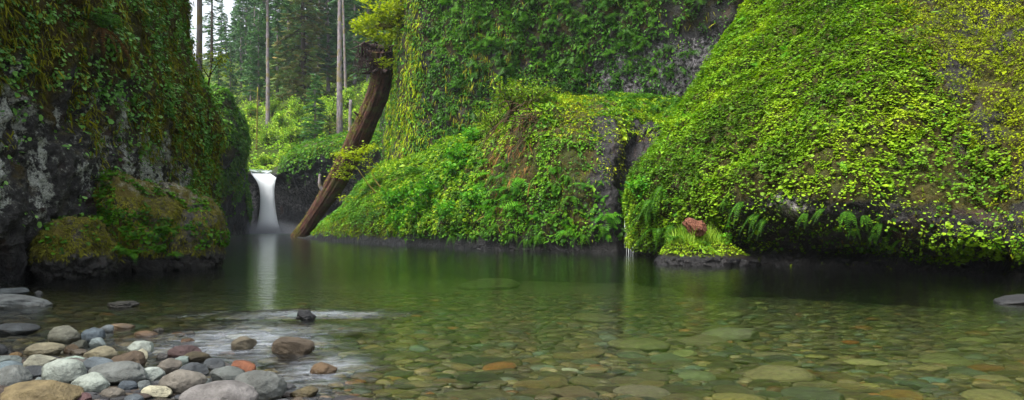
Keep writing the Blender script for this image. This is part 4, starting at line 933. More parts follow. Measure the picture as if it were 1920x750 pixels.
for px, d, s in ((424, 190, .62), (440, 215, .62), (432, 150, .5), (447, 240, .8), (415, 240, .7), (468, 230, .9), (452, 165, .6), (485, 145, .7), (395, 210, .6), (478, 170, .85), (490, 195, 1.05), (516, 172, 1.1), (530, 200, 1.1), (545, 165, 1.05), (580, 185, 1.1), (612, 165, 1.15), (625, 190, 1.1), (655, 172, 1.2), (690, 165, 1.2), (705, 190, 1.2), (665, 142, 1.0), (540, 150, .9), (520, 145, .8), (615, 140, .95), (640, 150, 1.1), (720, 150, 1.1), (410, 150, .5), (470, 150, .55), (740, 170, 1.2), (760, 150, 1.2), (690, 135, .9), (575, 160, 1.15), (455, 200, .8), (500, 160, .9), (600, 205, 1.2), (650, 210, 1.2), (560, 210, 1.2)):
    tree(far[random.randint(0, 2)], px, d, 'blue-green conifer in the misty forest behind the waterfall', 'misty conifers behind the waterfall', s=s)
# dead poles
def snag(px, d, h, r, label, br=0, seed=0):
    rr = np.random.default_rng(seed); x = (px - CX) / FP * d; z = float(hill_z(x, d)) - .5
    mb = MB(); mb.add(*tube(np.stack([np.linspace(0, .2, 12), np.zeros(12), np.linspace(0, h, 12)], -1), np.linspace(r, r * .7, 12), 9, .15, seed), .5)
    o = empty('dead_tree', (x, d, z), label, 'dead tree'); obj('trunk', mb.mesh('trunk', M['bark_grey'] if not br else M['bark_moss']), o)
    for i in range(br):
        zz = h * rr.uniform(.35, 1); a = rr.uniform(0, 6.28); L = rr.uniform(.8, 2.2); e = np.array([math.cos(a) * L, math.sin(a) * L, zz + rr.uniform(-.8, .3)])
        b = MB(); b.add(*tube(crm([[0, 0, zz], e * [.5, .5, 0] + [0, 0, zz + .2], e], 7), np.linspace(.07, .03, 7), 5), .5); obj('branch', b.mesh('branch', M['bark_moss']), o)
snag(655, 110, 8.6, .33, 'short broken grey pole beside the leaning log')
snag(481, 114, 11, .14, 'thin brown dead tree with mossy stub branches', 9, 3)
# understorey bushes on the slope
for i, (px, d, s) in enumerate(((500, 108, 2.2), (530, 106, 2.6), (555, 108, 3.0), (575, 104, 2.6), (600, 107, 3.0), (620, 104, 2.6), (640, 108, 3.0), (665, 104, 2.6), (690, 108, 3.2), (710, 102, 2.8), (730, 104, 3.2), (545, 115, 3.2), (590, 116, 3.2), (625, 118, 3.4), (670, 118, 3.6), (700, 120, 3.6), (720, 114, 3.4), (500, 116, 2.8), (525, 122, 3.2), (560, 124, 3.4), (480, 122, 3), (460, 128, 3), (440, 124, 3), (430, 116, 2.6), (650, 126, 3.4), (690, 130, 3.6), (740, 122, 4), (470, 138, 3.4), (510, 135, 3.4), (420, 132, 3.0), (735, 110, 3.6), (600, 128, 3.4))):
    x = (px - CX) / FP * d; shrub(SH_LIME[i % 3], (x, d, float(hill_z(x, d)) - .3), s, 'yellow-green bush in the understorey behind the waterfall', 'understorey bushes behind the waterfall', 'bush', 'bush', s * random.uniform(.9, 1.4))
# ------------------------------------------------------------------ boulders, islet, stump
def ico(sub):
    bm = bmesh.new(); bmesh.ops.create_icosphere(bm, subdivisions=sub, radius=1)
    V = np.array([v.co[:] for v in bm.verts]); F = np.array([[v.index for v in f.verts] for f in bm.faces]); bm.free(); return V, F
ICO = {s: ico(s) for s in (2, 3, 4, 5, 6, 7)}

def rocky(sub, size, seed, amp=.22, f=1.1, facets=0, warp=None, flat=0.0, ridg=.5):
    V, F = ICO[sub]; r = np.random.default_rng(seed); U = V.copy()
    for _ in range(facets):
        nvec = nz(r.normal(size=3)); dd = r.uniform(.62, .86); h = U @ nvec - dd; U = U - np.maximum(h, 0)[:, None] * nvec * .9
    U = U * (1 + amp * fbm(V * f + seed, 3) * 1.3)[:, None]
    U = U * (1 + amp * ridg * fbm(V * f * 3 + seed, 4, ridged=True))[:, None]
    U = U * np.asarray(size)
    if warp: U = warp(U, V)
    return U, F

def boulder(name, px, py0, py1, w, depth, seed, label, mat, warp=None, mossb=.35, lichb=.25, cover_n=9000, cat='boulder', d=None, facets=5, leafn=900, amp=.22):
    d = d or CH * FP / (py1 - HY); sc = d / FP
    size = np.array([w * sc / 2, depth / 2, (py1 - py0) * sc * .58]); c = np.array([(px - CX) * sc, d + depth * .42, (py1 - py0) * sc * .42])
    U, F = rocky(6, size, seed, amp, 1.2, facets, warp); z = (U + c)[:, 2]; nn = fbm(U * 1.4 + seed, 3)
    nrm = nz(U / size ** 2)
    moss = mossb + .4 * nn - .8 * (1 - sst(.28, .6, z + .35 * nn)); lich = lichb * sst(.55, .95, nrm[:, 2] + .5 * nn) * 2
    U = U + nrm * (.15 * fbm(U * 3.5, 4, ridged=True) + .09 * (1 - sst(.25, .6, z + .3 * nn)) * fbm(U * 5 + 3, 3, ridged=True))[:, None]
    o = obj(name, mesh_np(name, U, F, True, {'moss': moss, 'lich': lich}, mat), None, c, label, cat)
    k = RNG.integers(0, len(U), cover_n); p = U[k] + rv(cover_n, .02); q = nrm[k]
    ok = (z[k] > .42 + .25 * nn[k]) & (fbm(p * 1.8 + 50, 3) + .5 * moss[k] > .02) & (lich[k] < .35); p, q = p[ok], q[ok]; n = len(p)
    leaves('moss', p, nz(q + UP * .4 + rv(n, .4)), q - UP * .9 + rv(n, .5), .06 * np.exp(RNG.normal(size=n) * .3), T_STRAND, M['moss_boulder'], hue(p, 1.5, base=.5), o, 1.6)
    k = RNG.integers(0, len(U), leafn * 4); p = U[k]; q = nrm[k]; ok = (z[k] > .6) & (fbm(p * 1.6 + 90, 2) > .08); p, q = p[ok] + q[ok] * .05, q[ok]; n = len(p)
    leaves('foliage', p, nz(q * .5 + UP * .6 + rv(n, .35)), q - UP * .6 + rv(n, .5), .065 * np.exp(RNG.normal(size=n) * .3), T_ROUND, M['leaf_mid'], hue(p, 1.5), o)
    return o, c, size
def warp_peak(U, V):
    U = U.copy(); t = np.clip(U[:, 2] / np.abs(U[:, 2]).max(), -1, 1); up = np.maximum(t, 0)
    U[:, 0] = U[:, 0] * (1 - .25 * up) - up ** 1.5 * np.abs(U[:, 0]).max() * .38; return U
def warp_r(U, V):
    U = U.copy(); t = np.clip(U[:, 2] / np.abs(U[:, 2]).max(), -1, 1); up = np.maximum(t, 0)
    U[:, 0] = U[:, 0] * (1 - .1 * up) - up ** 1.5 * np.abs(U[:, 0]).max() * .2; return U
boulder('boulder', 214, 332, 510, 182, 3.0, 5, 'largest mossy boulder with a grey peak and a fern at its foot', M['rock_boulder'], warp_peak, .36, .6, 52000, leafn=4000, amp=.26, facets=2)
boulder('boulder', 106, 416, 523, 98, 1.9, 9, 'lower mossy boulder with black rubble base at the foot of the shaded cliff', M['rock_boulder'], None, .4, .2, 22000, leafn=500, amp=.26, facets=2)
boulder('boulder', 318, 352, 501, 120, 2.0, 14, 'mossy boulder with pale lichen top and a slope down to the water', M['rock_boulder'], warp_r, .34, .42, 26000, amp=.26, facets=2, leafn=1600, d=19.6)
boulder('boulder', 97, 388, 428, 42, .7, 17, 'small bare grey rock perched above the lower mossy boulder', M['rock_boulder'], None, -.3, .7, 10, d=18.2, facets=9, leafn=2, amp=.15)
bpy.data.objects['boulder.003'].location.z = P(97, 408, 18.2)[2]
boulder('boulder', 20, 440, 527, 100, 1.8, 19, 'dark mossy boulder against the shaded cliff foot, beside the black gravel', M['rock_boulder'], None, .3, .1, 4000, d=16.8, leafn=80)
# rubble of black rock along the waterline below the boulders
for i in range(46):
    px = random.uniform(62, 402); d = 16.6 + (px - 62) / 340 * 3.6 + random.uniform(-.25, .4); s = random.uniform(.12, .34); r = 100 + i % 6
    nm = 'rubble%d' % r; me = bpy.data.meshes.get(nm)
    if me is None:
        U, F = rocky(4, (1, .8, .75), r, .3, 1.3, 7); me = mesh_np(nm, U, F, True, {'moss': U[:, 0] * 0 - .5, 'lich': U[:, 0] * 0}, M['rock_boulder'])
    o = obj('rock', me, None, ((px - CX) / FP * d, d, s * .3), 'jagged black rock at the waterline under the mossy boulders', 'rock', 'black rocks under the mossy boulders'); o.scale = (s, s, s); o.rotation_euler = (random.random() * 6, random.random() * .6, random.random() * 6)
# ferns on the boulders
for px, py, d, L, lab in ((243, 470, 17.3, .62, 'bright fern spreading at the foot of the largest mossy boulder'), (290, 458, 17.9, .42, 'small fern between the largest boulder and the sloping one'), (318, 425, 18.4, .55, 'fern climbing the gap between the two mossy boulders'), (330, 470, 18.2, .35, 'low fern near the water on the sloping mossy boulder')):
    fern(FERN[0], P(px, py + 12, d), np.array([0, -1, .3]), L, lab)
for px, py, d, s, lab in ((265, 350, 19.6, .62, 'sparse leafy shrub growing behind the peak of the largest boulder'), (225, 405, 17.6, .5, 'leafy sprig growing on the face of the largest boulder')):
    shrub(shrub_meshes('shrub', M['leaf_mid'], M['twig'], int(px), 7, 1, .8, .1, T_ROUND, 5, 5), P(px, py + 20, d), s, lab)

def isl_warp(U, V):
    U = U.copy(); t = np.clip(V[:, 2], 0, 1); U[:, 0] = U[:, 0] * (1 - .25 * t) - t ** 1.3 * .42; return U
ic = P(1342, 500, 21.4); ic[1] += .9; ic[2] = 0
U, F = rocky(6, (1.5, 1.15, .92), 44, .16, 1.2, 3, isl_warp); r2 = U[:, 0] ** 2 + U[:, 1] ** 2
z = U[:, 2]; nn = fbm(U * 1.6, 3); rim = 1 - sst(.22, .36, z + .18 * nn)
U = U + nz(U * [1, 1, .3]) * (rim * (.08 + .12 * fbm(U * 4, 4, ridged=True)))[:, None]
isl = obj('islet', mesh_np('islet', U, F, True, {'moss': .55 - rim * 1.2 + .2 * nn, 'lich': 0 * z}, M['rock_mound']), None, ic, 'small grassy rock islet with a black rim carrying the red stump', 'islet')
N_ = nz(U / np.array([1.5, 1.15, .8]) ** 2); k = RNG.integers(0, len(U), 16000); k = k[(z[k] > .28 + .15 * nn[k])]
p, q = U[k] + rv(len(k), .02), N_[k]; n = len(p); a = n // 3
leaves('moss', p[:a], nz(q[:a] + rv(a, .5)), q[:a] - UP * .5 + rv(a, .5), .07 * np.exp(RNG.normal(size=a) * .3), T_STRAND, M['moss_yellow'], hue(p[:a], 2), isl, 1.6)
b = slice(a, 2 * a); leaves('foliage', p[b] + q[b] * .06, nz(UP * .6 + q[b] * .4 + rv(a, .4)), q[b] + rv(a, .6), .085 * np.exp(RNG.normal(size=a) * .3), T_POINT, M['leaf_bright'], np.clip(hue(p[b], 2) + .2, 0, 1), isl)
kk = k[(U[k][:, 2] > .6)][:1500]; p = U[kk]; m_ = len(p); leaves('grass', p, nz(rv(m_) * [1, 1, .1]), UP + rv(m_, .28), .3 * np.exp(RNG.normal(size=m_) * .3), t_blade(.03, .3), M['grass'], np.clip(hue(p, 2) + .2, 0, 1), isl)
for px, py, L, lab in ((1262, 452, .5, 'pale fern on the left shoulder of the islet'.replace('left ', 'bluff-side ')), (1318, 462, .45, 'fern on the front slope of the islet below the red stump')):
    fern(FERN[0], P(px, py, 21.9), np.array([0, -1, .5]), L, lab)
V, F = ICO[6]
U = V * [.34, .26, .30]; lump = fbm(V * 1.5 + 2, 3); rg = fbm(V * [5, 5, 1.6] + 4, 4, ridged=True)
U = U * (1 + .38 * lump + .22 * rg)[:, None]; U[:, 2] += .14 * np.maximum(-V[:, 0], 0) ** 1.5 - .10 * np.exp(-((V[:, 0] - .25) / .3) ** 2) * (V[:, 2] > 0)
U[:, 0] -= U[:, 2] * .18
U = U * .88
sp = P(1304, 427, 21.9); obj('stump', mesh_np('stump', U, F, True, None, M['stump']), None, sp, 'splintered reddish brown tree stump perched on the grassy islet', 'stump')

# ------------------------------------------------------------------ river stones
GREY, BLUE, TAN, BEIGE, BROWN, MAUVE = (128, 126, 124), (98, 106, 116), (150, 136, 112), (164, 156, 140), (104, 84, 68), (132, 122, 122)
PALE, DARK, ORANGE, MAROON, OCHRE, CREAM, OLIVE, TEAL = (176, 176, 168), (62, 62, 66), (150, 88, 60), (92, 68, 68), (142, 120, 86), (196, 182, 158), (104, 102, 62), (84, 104, 94)
n_st = [0]
def stone(x0, x1, y0, y1, col, label, facets=4, ground=None, group=None, sink=.16, ratio=.72, sub=5, hk=1.12, yaw=None, cat='stone', amp=.17):
    """a stone standing on the bank or bed, filling photo columns x0..x1 and rows y0..y1"""
    d = 7.0
    for _ in range(12):
        zg = max(float(bed_z(((x0 + x1) / 2 - CX) / FP * d, d)), -.03) if ground is None else ground; d = (CH - zg) * FP / (y1 - HY)
    sc = d / FP; w = (x1 - x0) * sc; D = w * ratio; tilt = (CH / d)
    H = max(((y1 - y0) * sc - D * tilt * .35) * hk, w * .2); n_st[0] += 1; amp = .5 if 'jagged' in label or 'ridge barely' in label else amp; col = (col[0] * .94, col[1], min(255, col[2] * 1.01)); seed = 200 + n_st[0] * 7
    U, F = rocky(sub, (w / 2, D / 2, H * (1 + sink) / 2), seed, amp, .9, facets, ridg=.12 if not facets else .25)
    o = obj('stone', mesh_np('stone', U, F, True, {'stuff': U[:, 0] * 0}, M['stone']), None, (((x0 + x1) / 2 - CX) * sc, d + D * .42, zg + H * (1 - sink) / 2), label, cat, group)
    o.color = tuple(c * .62 for c in S(*col)[:3]) + (1,); o.rotation_euler = (0, random.uniform(-.08, .08), random.uniform(-.12, .12) if yaw is None else yaw); return o
for a in (
 (-20, 123, 717, 772, OCHRE, 'large angular ochre block at the bottom corner of the shore', 7),
 (-30, 42, 690, 739, GREY, 'pitted dark grey stone cut by the frame, above the ochre block', 2),
 (66, 144, 678, 727, PALE, 'big round pale grey stone with a rusty patch, above the ochre block', 1),
 (142, 258, 683, 727, GREY, 'long grey-brown broken stone lying between round pale one and taupe one', 6),
 (122, 190, 704, 742, PALE, 'lumpy pale rock wedged below the long broken stone', 7),
 (142, 212, 652, 681, TAN, 'smooth tan stone with rounded ends, above the slate-blue slab'),
 (32, 100, 667, 701, BEIGE, 'slanting beige cobble above the big round pale grey stone'),
 (37, 106, 645, 670, TAN, 'two-tone tan stone resting in the shallows, lowest of the outer row'),
 (81, 139, 614, 646, (140, 134, 120), 'egg-shaped grey stone standing alone in the dark shallows'),
 (147, 187, 616, 645, BLUE, 'round blue-grey stone touching the small pale oval'),
 (157, 195, 636, 655, (150, 156, 158), 'small pale oval stone leaning on the round blue-grey one'),
 (232, 283, 642, 667, PALE, 'pale speckled stone above the cream chunk'),
 (195, 263, 661, 696, BROWN, 'angular rusty brown stone beside the cream chunk', 6),
 (243, 272, 656, 684, CREAM, 'cream angular chunk between the brown stone and the pale speckled one', 6),
 (308, 366, 650, 676, MAROON, 'pitted maroon stone at the edge of the riffle', 1),
 (288, 337, 676, 705, (120, 108, 100), 'brown-grey oval stone below the maroon one'),
 (254, 300, 691, 719, (178, 178, 172), 'clean pale oval stone next to the taupe boulder'),
 (326, 381, 684, 712, (84, 86, 92), 'wet dark speckled stone behind the taupe one', 3),
 (287, 372, 699, 744, (134, 122, 114), 'large smooth taupe stone behind the flat mauve one'),
 (376, 417, 674, 699, (78, 80, 86), 'small slate stone between maroon and orange ones', 3),
 (385, 452, 692, 725, (112, 112, 110), 'grey ellipse stone leaning against the orange one'),
 (419, 475, 680, 714, ORANGE, 'bright orange-brown stone at the water edge', 4),
 (426, 523, 701, 757, (118, 116, 114), 'big rounded grey stone at the waterside end of the shore', 1),
 (322, 468, 722, 780, MAUVE, 'broad flat mauve stone with a darker stripe at the bottom edge', 2),
 (259, 313, 726, 749, CREAM, 'small cream ellipse stone below the clean pale oval'),
 (182, 226, 729, 752, (120, 108, 100), 'speckled brown cobble left of the cream ellipse'.replace('left of', 'next to'), 1),
 (126, 166, 739, 762, (112, 78, 80), 'dusky maroon cobble peeking up beside the ochre block'),
 (336, 388, 662, 686, (84, 72, 52), 'wet mossy brown slab sloping beside the maroon stone', 5),
 (318, 354, 669, 690, (132, 140, 136), 'small grey-green stone below the wet mossy slab', 4),
 (100, 148, 670, 687, (170, 182, 170), 'flat mint-pale stone above the long broken one'),
 (136, 200, 673, 700, (108, 114, 122), 'slate-blue slab tucked behind the long broken stone', 5),
 (216, 252, 716, 736, (82, 88, 98), 'dark blue pebble-like stone below the long broken stone', 4),
 (251, 284, 715, 736, (112, 114, 116), 'rounded grey cobble above the cream ellipse'),
 (-20, 34, 680, 699, (122, 132, 140), 'blue-grey cobble at the frame edge above the pitted stone'),
 (-20, 29, 667, 686, (128, 132, 130), 'flat grey cobble at the frame edge above the blue-grey one'),
 (13, 36, 661, 675, (140, 108, 70), 'little brown stone with a wet tip at the water edge', 3),
 (-26, 6, 648, 670, DARK, 'dark round stone at the frame edge in the shallows'),
 (116, 142, 648, 667, (92, 72, 52), 'wet brown split stone behind the two-tone tan one', 6),
 (129, 160, 640, 658, (88, 86, 76), 'dull olive-grey stone between the egg-shaped and the oval ones'),
 (30, 78, 688, 710, (84, 86, 92), 'dark slaty stone between beige cobble and big round pale one', 5),
 (56, 84, 708, 724, (132, 136, 138), 'small bluish stone above the ochre block', 4),
 (130, 160, 656, 668, (120, 104, 88), 'small wet tawny stone behind the smooth tan one', 3),
 (172, 202, 690, 704, (146, 118, 100), 'small pinkish stone under the slate-blue slab', 3),
 (224, 256, 682, 698, (96, 100, 108), 'dusky blue chip beside the angular rusty brown stone', 6),
 (290, 312, 664, 678, (70, 66, 66), 'black wet chip between the pale speckled and maroon stones', 6),
 (362, 384, 700, 716, (88, 94, 104), 'slate chip between the taupe and grey ellipse stones', 6),
 (366, 394, 712, 728, (138, 140, 138), 'light grey chip squeezed against the grey ellipse stone', 4),
 (306, 332, 724, 742, (150, 148, 142), 'pale cobble between cream ellipse and flat mauve stone', 2),
 (90, 126, 724, 744, (104, 106, 110), 'bluish grey cobble wedged beside the ochre block', 5),
 (226, 262, 742, 760, (98, 102, 110), 'slate cobble at the bottom edge beside the speckled brown one', 4),
 (0 - 60, 60, 556, 582, (134, 132, 132), 'broad flat grey slab sliding into the water', 4),
 (-60, 34, 541, 560, (104, 106, 108), 'grey ridge-shaped slab behind the broad flat one', 6),
 (-40, 50, 609, 632, (76, 78, 82), 'wet dark domed stone at the frame edge in open water', 1),
 (183, 211, 611, 627, (120, 122, 126), 'small wet glinting rock behind the round blue-grey stone', 6),
 (198, 242, 608, 621, (138, 112, 88), 'low brownish stone awash behind the blue-grey one', 1),
 (246, 289, 622, 634, (120, 90, 66), 'low reddish brown stone awash in the riffle', 1),
 (335, 360, 635, 646, (112, 78, 48), 'tiny chestnut stone awash in the riffle', 5),
 (345, 364, 622, 632, (80, 74, 66), 'tiny dark stone breaking the riffle', 5),
 (283, 304, 616, 626, (78, 70, 62), 'tiny dark rock behind the low reddish stone', 6),
 (430, 477, 633, 662, (118, 104, 88), 'blocky brown rock with grey top in the middle of the riffle', 8),
 (500, 580, 633, 672, (92, 76, 62), 'wet peaked brown rock with a sloping shoulder in the riffle', 6),
 (578, 630, 682, 708, (108, 82, 58), 'rusty brown stone tip poking through clear water', 5),
 (540, 594, 727, 749, (96, 82, 56), 'half drowned olive-brown stone near the bottom edge', 3),
 (550, 586, 586, 603, (34, 34, 38), 'jagged black rock in the far end of the riffle', 8),
 (184, 246, 569, 580, (66, 62, 56), 'long wet dark ridge barely breaking the calm water', 6),
 (1886, 1975, 563, 574, (40, 40, 44), 'wet black rock at the frame edge below the bluff', 2),
 (60, 76, 546, 556, (90, 88, 88), 'small glinting chip beside the ridge-shaped slab', 6),
):
    stone(*a[:6], **({'facets': a[6]} if len(a) > 6 else {}))

# stones on the pool bed: the big ones one by one
PROTO = []
for i in range(14):
    U, F = rocky(4, (1, .66, .30), 700 + i * 3, .16, .9, i % 4, ridg=.15); PROTO.append(mesh_np('river_cobble', U, F, True, {'stuff': U[:, 0] * 0}, M['stone']))
def sunk(cx, cy, w, col, label, group=None, h=None, me=None):
    d = 8.0
    for _ in range(15): d = (CH - float(bed_z((cx - CX) / FP * d, d)) - .04) * FP / (cy - HY)
    s = w * d / FP / 2; x = (cx - CX) / FP * d; zb = float(bed_z(x, d))
    o = obj('stone', me or PROTO[random.randint(0, 13)], None, (x, d, min(zb + s * .12, -.03 - s * .3)), label, 'stone', group); o.scale = (s, s, s * (h or random.uniform(.6, 1)))
    o.rotation_euler = (random.uniform(-.1, .1), random.uniform(-.1, .1), random.uniform(-.35, .35)); o.color = S(*col); return x, d, s
taken = []
for a in (
 (882, 732, 168, (92, 88, 66), 'longest smooth olive stone just under the surface at the bottom'), (995, 720, 72, (118, 106, 70), 'tan loaf-shaped stone beside the longest olive one'),
 (1075, 737, 92, (110, 98, 82), 'brownish flat stone at the bottom edge, beyond the tan loaf'), (1372, 631, 116, (122, 126, 108), 'broad pale triangular slab under the calm water'),
 (1315, 642, 94, (110, 106, 88), 'flat grey-brown slab half under the pale triangular one'), (1458, 706, 132, (128, 124, 92), 'long pale olive stone lying level under the calm water'),
 (1390, 748, 110, (136, 132, 84), 'yellowish domed stone at the bottom edge under the water'), (1530, 744, 120, (74, 84, 72), 'dark green slab at the bottom edge under the water'),
 (1623, 680, 78, (160, 160, 116), 'pale lens-shaped stone standing out on the pool bed'), (1562, 699, 34, (164, 88, 50), 'rounded orange stone on the pool bed'),
 (1594, 640, 38, (150, 86, 50), 'slim rust-red stone on the pool bed, higher than the round orange one'), (1752, 711, 60, (96, 130, 126), 'blue-green flat stone on the pool bed'),
 (1775, 678, 104, (112, 118, 78), 'wide flat green stone beneath the green reflection'), (1732, 690, 54, (148, 140, 100), 'pale tan flat stone beside the wide green one'),
 (1826, 641, 62, (136, 142, 92), 'pale greenish stone below the frame-edge black rock'), (1440, 666, 66, (128, 122, 98), 'grey-beige stone with a white chip on its end'),
 (1205, 651, 130, (112, 116, 80), 'long flat greenish stone in the green reflection'), (1280, 662, 56, (130, 140, 96), 'pale green oval stone in the green reflection'),
 (1255, 676, 80, (92, 104, 84), 'teal-grey slab below the pale green oval'), (1310, 705, 80, (112, 128, 96), 'soft green flat stone near the bottom of the green reflection'),
 (1068, 668, 64, (110, 100, 68), 'brown slanted slab near the small teal pebbles'), (1037, 663, 24, (150, 190, 170), 'small bright mint stone on the pool bed'),
 (1070, 690, 36, (190, 200, 180), 'small white stone on the pool bed'), (1024, 685, 34, (124, 146, 130), 'two-tone teal pebble below the bright mint one'),
 (1205, 735, 108, (126, 122, 106), 'long grey stone lying at the bottom edge under the green glow'), (1175, 712, 76, (104, 98, 76), 'large mottled brown slab with a dark notch'),
 (835, 710, 46, (124, 104, 74), 'brown stone with a ring mark under the shallows'), (740, 705, 36, (150, 120, 72), 'yellow-brown oval in the small gravel of the shallows'),
 (700, 718, 42, (110, 96, 70), 'dull brown oval in the small gravel of the shallows'), (665, 732, 26, (150, 112, 96), 'pinkish flat pebble near the half drowned stone'),
 (1655, 705, 44, (124, 96, 70), 'ruddy brown stone beyond the round orange one'), (1860, 745, 110, (138, 136, 96), 'long pale stone at the bottom corner under the water'),
 (1690, 741, 84, (130, 102, 56), 'amber brown slab at the bottom edge under the water'), (915, 540, 120, (92, 96, 70), 'wide flat stone glimmering under the far green water'),
 (1120, 600, 90, (104, 104, 72), 'long low stone beneath the dark strip of reflection'), (1370, 590, 50, (132, 138, 96), 'pale flat stone below the islet reflection')):
    taken.append(sunk(*a))
PAL = [(OLIVE, 'olive'), ((92, 90, 66), 'dull green-brown'), ((116, 104, 72), 'tan'), ((84, 76, 58), 'dark brown'), ((126, 120, 92), 'pale grey-beige'), ((86, 98, 86), 'grey-green'), (TEAL, 'teal'), ((132, 92, 52), 'rusty orange'), ((62, 66, 62), 'charcoal')]
PW = np.array([.18, .2, .12, .14, .1, .1, .03, .03, .10]); PW /= PW.sum()
cells = {}
def free(x, y, s):
    for a in range(int((x - 1.2) // .5), int((x + 1.2) // .5) + 1):
        for b in range(int((y - 1.2) // .5), int((y + 1.2) // .5) + 1):
            for (u, v, t) in cells.get((a, b), ()):
                if ((x - u) / 1.0) ** 2 + ((y - v) / .72) ** 2 < (.80 * (s + t)) ** 2: return False
    return True
def put(x, y, s): cells.setdefault((int(x // .5), int(y // .5)), []).append((x, y, s))
for t in taken: put(*t)
rr = np.random.default_rng(12)
cand = []
sizes = np.sort(np.exp(rr.normal(-2.95, .5, 60000)))[::-1]; sizes = np.clip(sizes, .024, .21)
for s in sizes:
    y = 4.9 + 17.5 * rr.random() ** 1.35; x = (rr.random() * 1.7 - .86) * y
    sd = (x - SA[0]) * SN[0] + (y - SA[1]) * SN[1]
    if sd < .3 - .3 * (s < .08) or x < -12 or (s > .16 and sd < 1.2): continue
    if s < .05 and y > 9: continue
    if free(x, y, s * (1.4 if s > .1 else 1)): put(x, y, s); cand.append((x, y, s))
cand.sort(key=lambda c: -c[2] ** 2 / c[1] ** 2)
n_ind = 300 - n_st[0] - len(taken)
for x, y, s in cand[:n_ind]:
    zb = float(bed_z(x, y)); ci = rr.choice(len(PAL), p=PW); col, nm = PAL[ci]
    o = obj('stone', PROTO[int(rr.integers(14))], None, (x, y, min(zb + s * .12, -.03 - s * .3)), nm + ' flat cobble lying on the pool bed under clear water', 'stone', nm + ' cobbles on the pool bed')
    o.scale = (s, s, s * rr.uniform(.6, 1)); o.rotation_euler = (rr.normal() * .06, rr.normal() * .06, rr.normal() * .3); o.color = S(*[c * g for g in (rr.uniform(.6, 1.2),) for c in col])
def merged(name, items, subs, colf, zf, kind='stuff'):
    Vs, Fs, Cs = [], [], []; n = 0
    shapes = {sb: [rocky(sb, (1, .68, .34), 900 + i, .16, .9, i % 4, ridg=.1) for i in range(8)] for sb in set(subs)}
    for (x, y, s), sb in zip(items, subs):
        U, F = shapes[sb][int(rr.integers(8))]; a = rr.uniform(-.6, .6) if kind == 'stuff' else 0; c, sn = math.cos(a), math.sin(a)
        R = U * [s, s, s * rr.uniform(.6, 1.2)]; R = np.stack([R[:, 0] * c - R[:, 1] * sn, R[:, 0] * sn + R[:, 1] * c, R[:, 2]], -1) + [x, y, zf(x, y, s)]
        Vs.append(R); Fs.append(F + n); n += len(R); Cs.append(np.tile(np.array(S(*colf())), (len(R), 1)))
    V = np.concatenate(Vs); obj(name, mesh_np(name, V, np.concatenate(Fs), True, {'stuff': np.ones(len(V))}, M['stone'], np.concatenate(Cs)), kind=kind)
def pc():
    c = PAL[rr.choice(len(PAL), p=PW)][0]; f = rr.uniform(.55, 1.2); return [v * f for v in c]
rest = cand[n_ind:]
merged('river_cobbles', rest, [3 if c[2] / c[1] > .014 else 2 for c in rest], pc, lambda x, y, s: min(float(bed_z(x, y)) + s * .12, -.02 - s * .3))
# small wet gravel of the shore
pb = []
for _ in range(9500):
    u, v = rr.random(2); x, y = -6.2 + 5.2 * u, 4.6 + 3.6 * v; sd = (x - SA[0]) * SN[0] + (y - SA[1]) * SN[1]
    if -2.2 < sd < .45 and rr.random() < 1 - sst(0, .5, sd): pb.append((x, y, float(np.exp(rr.normal(-3.6, .5)))))
for _ in range(900):
    x, y = rr.normal(-12.0, .9), rr.normal(14.2, 1.6); pb.append((x, y, float(np.exp(rr.normal(-3.1, .5)))))
SHORE = [(70, 72, 78), (54, 58, 66), (88, 86, 84), (42, 42, 46), (98, 88, 76), (74, 64, 58)]
merged('gravel', pb, [3 if c[2] > .04 else 2 for c in pb], lambda: [v * g for g in (rr.uniform(.6, 1.05),) for v in SHORE[int(rr.integers(6))]], lambda x, y, s: float(bed_z(x, y)) + s * .2)
if HAZE:
    k = NT('haze'); k.done(None, k.n('VolumePrincipled', None, Color=(.80, .90, 1.0, 1), Density=HAZE, Anisotropy=.1).outputs[0])
    bx = np.array([(x, y, z) for x in (-420, 420) for y in (-320, 520) for z in (-4, 130)], float)
    obj('haze', mesh_np('haze', bx, np.array([[0, 1, 3, 2], [4, 6, 7, 5], [0, 4, 5, 1], [2, 3, 7, 6], [0, 2, 6, 4], [1, 5, 7, 3]]), False, None, k.m), kind='stuff')
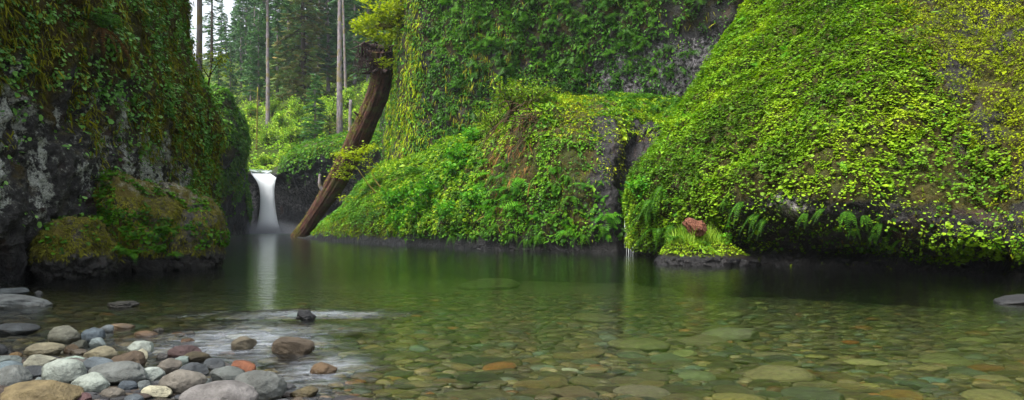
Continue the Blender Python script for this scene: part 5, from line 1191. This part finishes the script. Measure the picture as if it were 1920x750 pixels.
# ------------------------------------------------------------------ light, sky, camera
sun_dir = nz(np.array([-.40, -.38, .83]))
w = bpy.data.worlds.new('World'); SC.world = w; w.use_nodes = True
nt = w.node_tree; nt.nodes.clear()
sky = nt.nodes.new('ShaderNodeTexSky'); sky.sky_type = 'NISHITA'; sky.sun_disc = False
sky.sun_elevation = math.asin(sun_dir[2]); sky.sun_rotation = math.atan2(sun_dir[0], sun_dir[1])
sky.dust_density = 4.0; sky.air_density = 1.0
hs = nt.nodes.new('ShaderNodeHueSaturation'); hs.inputs['Saturation'].default_value = .3
bg = nt.nodes.new('ShaderNodeBackground'); bg.inputs[1].default_value = SKY_STRENGTH
wo = nt.nodes.new('ShaderNodeOutputWorld')
nt.links.new(sky.outputs[0], hs.inputs['Color']); nt.links.new(hs.outputs[0], bg.inputs[0]); nt.links.new(bg.outputs[0], wo.inputs[0])
L = bpy.data.lights.new('sun', 'SUN'); L.energy = SUN; L.angle = math.radians(24); L.color = (1.0, .95, .86)
lo = bpy.data.objects.new('sun', L); COL.objects.link(lo)
lo.rotation_euler = Vector(sun_dir).to_track_quat('Z', 'Y').to_euler()
cam = bpy.data.cameras.new('camera'); cam.sensor_width = 36; cam.lens = FP / 1920 * 36; cam.shift_y = (HY - 375) / 1920
cam.clip_start = .05; cam.clip_end = 3000
co = bpy.data.objects.new('camera', cam); COL.objects.link(co); co.location = (0, 0, CH); co.rotation_euler = (math.pi / 2, 0, 0)
SC.camera = co
SC.view_settings.view_transform = 'Standard'; SC.view_settings.look = 'None'; SC.view_settings.gamma = 1
SC.view_settings.use_curve_mapping = False; SC.view_settings.exposure = EXPOSURE
SC.cycles.use_denoising = True; SC.cycles.max_bounces = 6; SC.cycles.diffuse_bounces = 3; SC.cycles.glossy_bounces = 3
SC.cycles.transmission_bounces = 3; SC.cycles.transparent_max_bounces = 16; SC.cycles.sample_clamp_indirect = 6
SC.cycles.caustics_reflective = False; SC.cycles.caustics_refractive = False
SC.cycles.use_adaptive_sampling = False
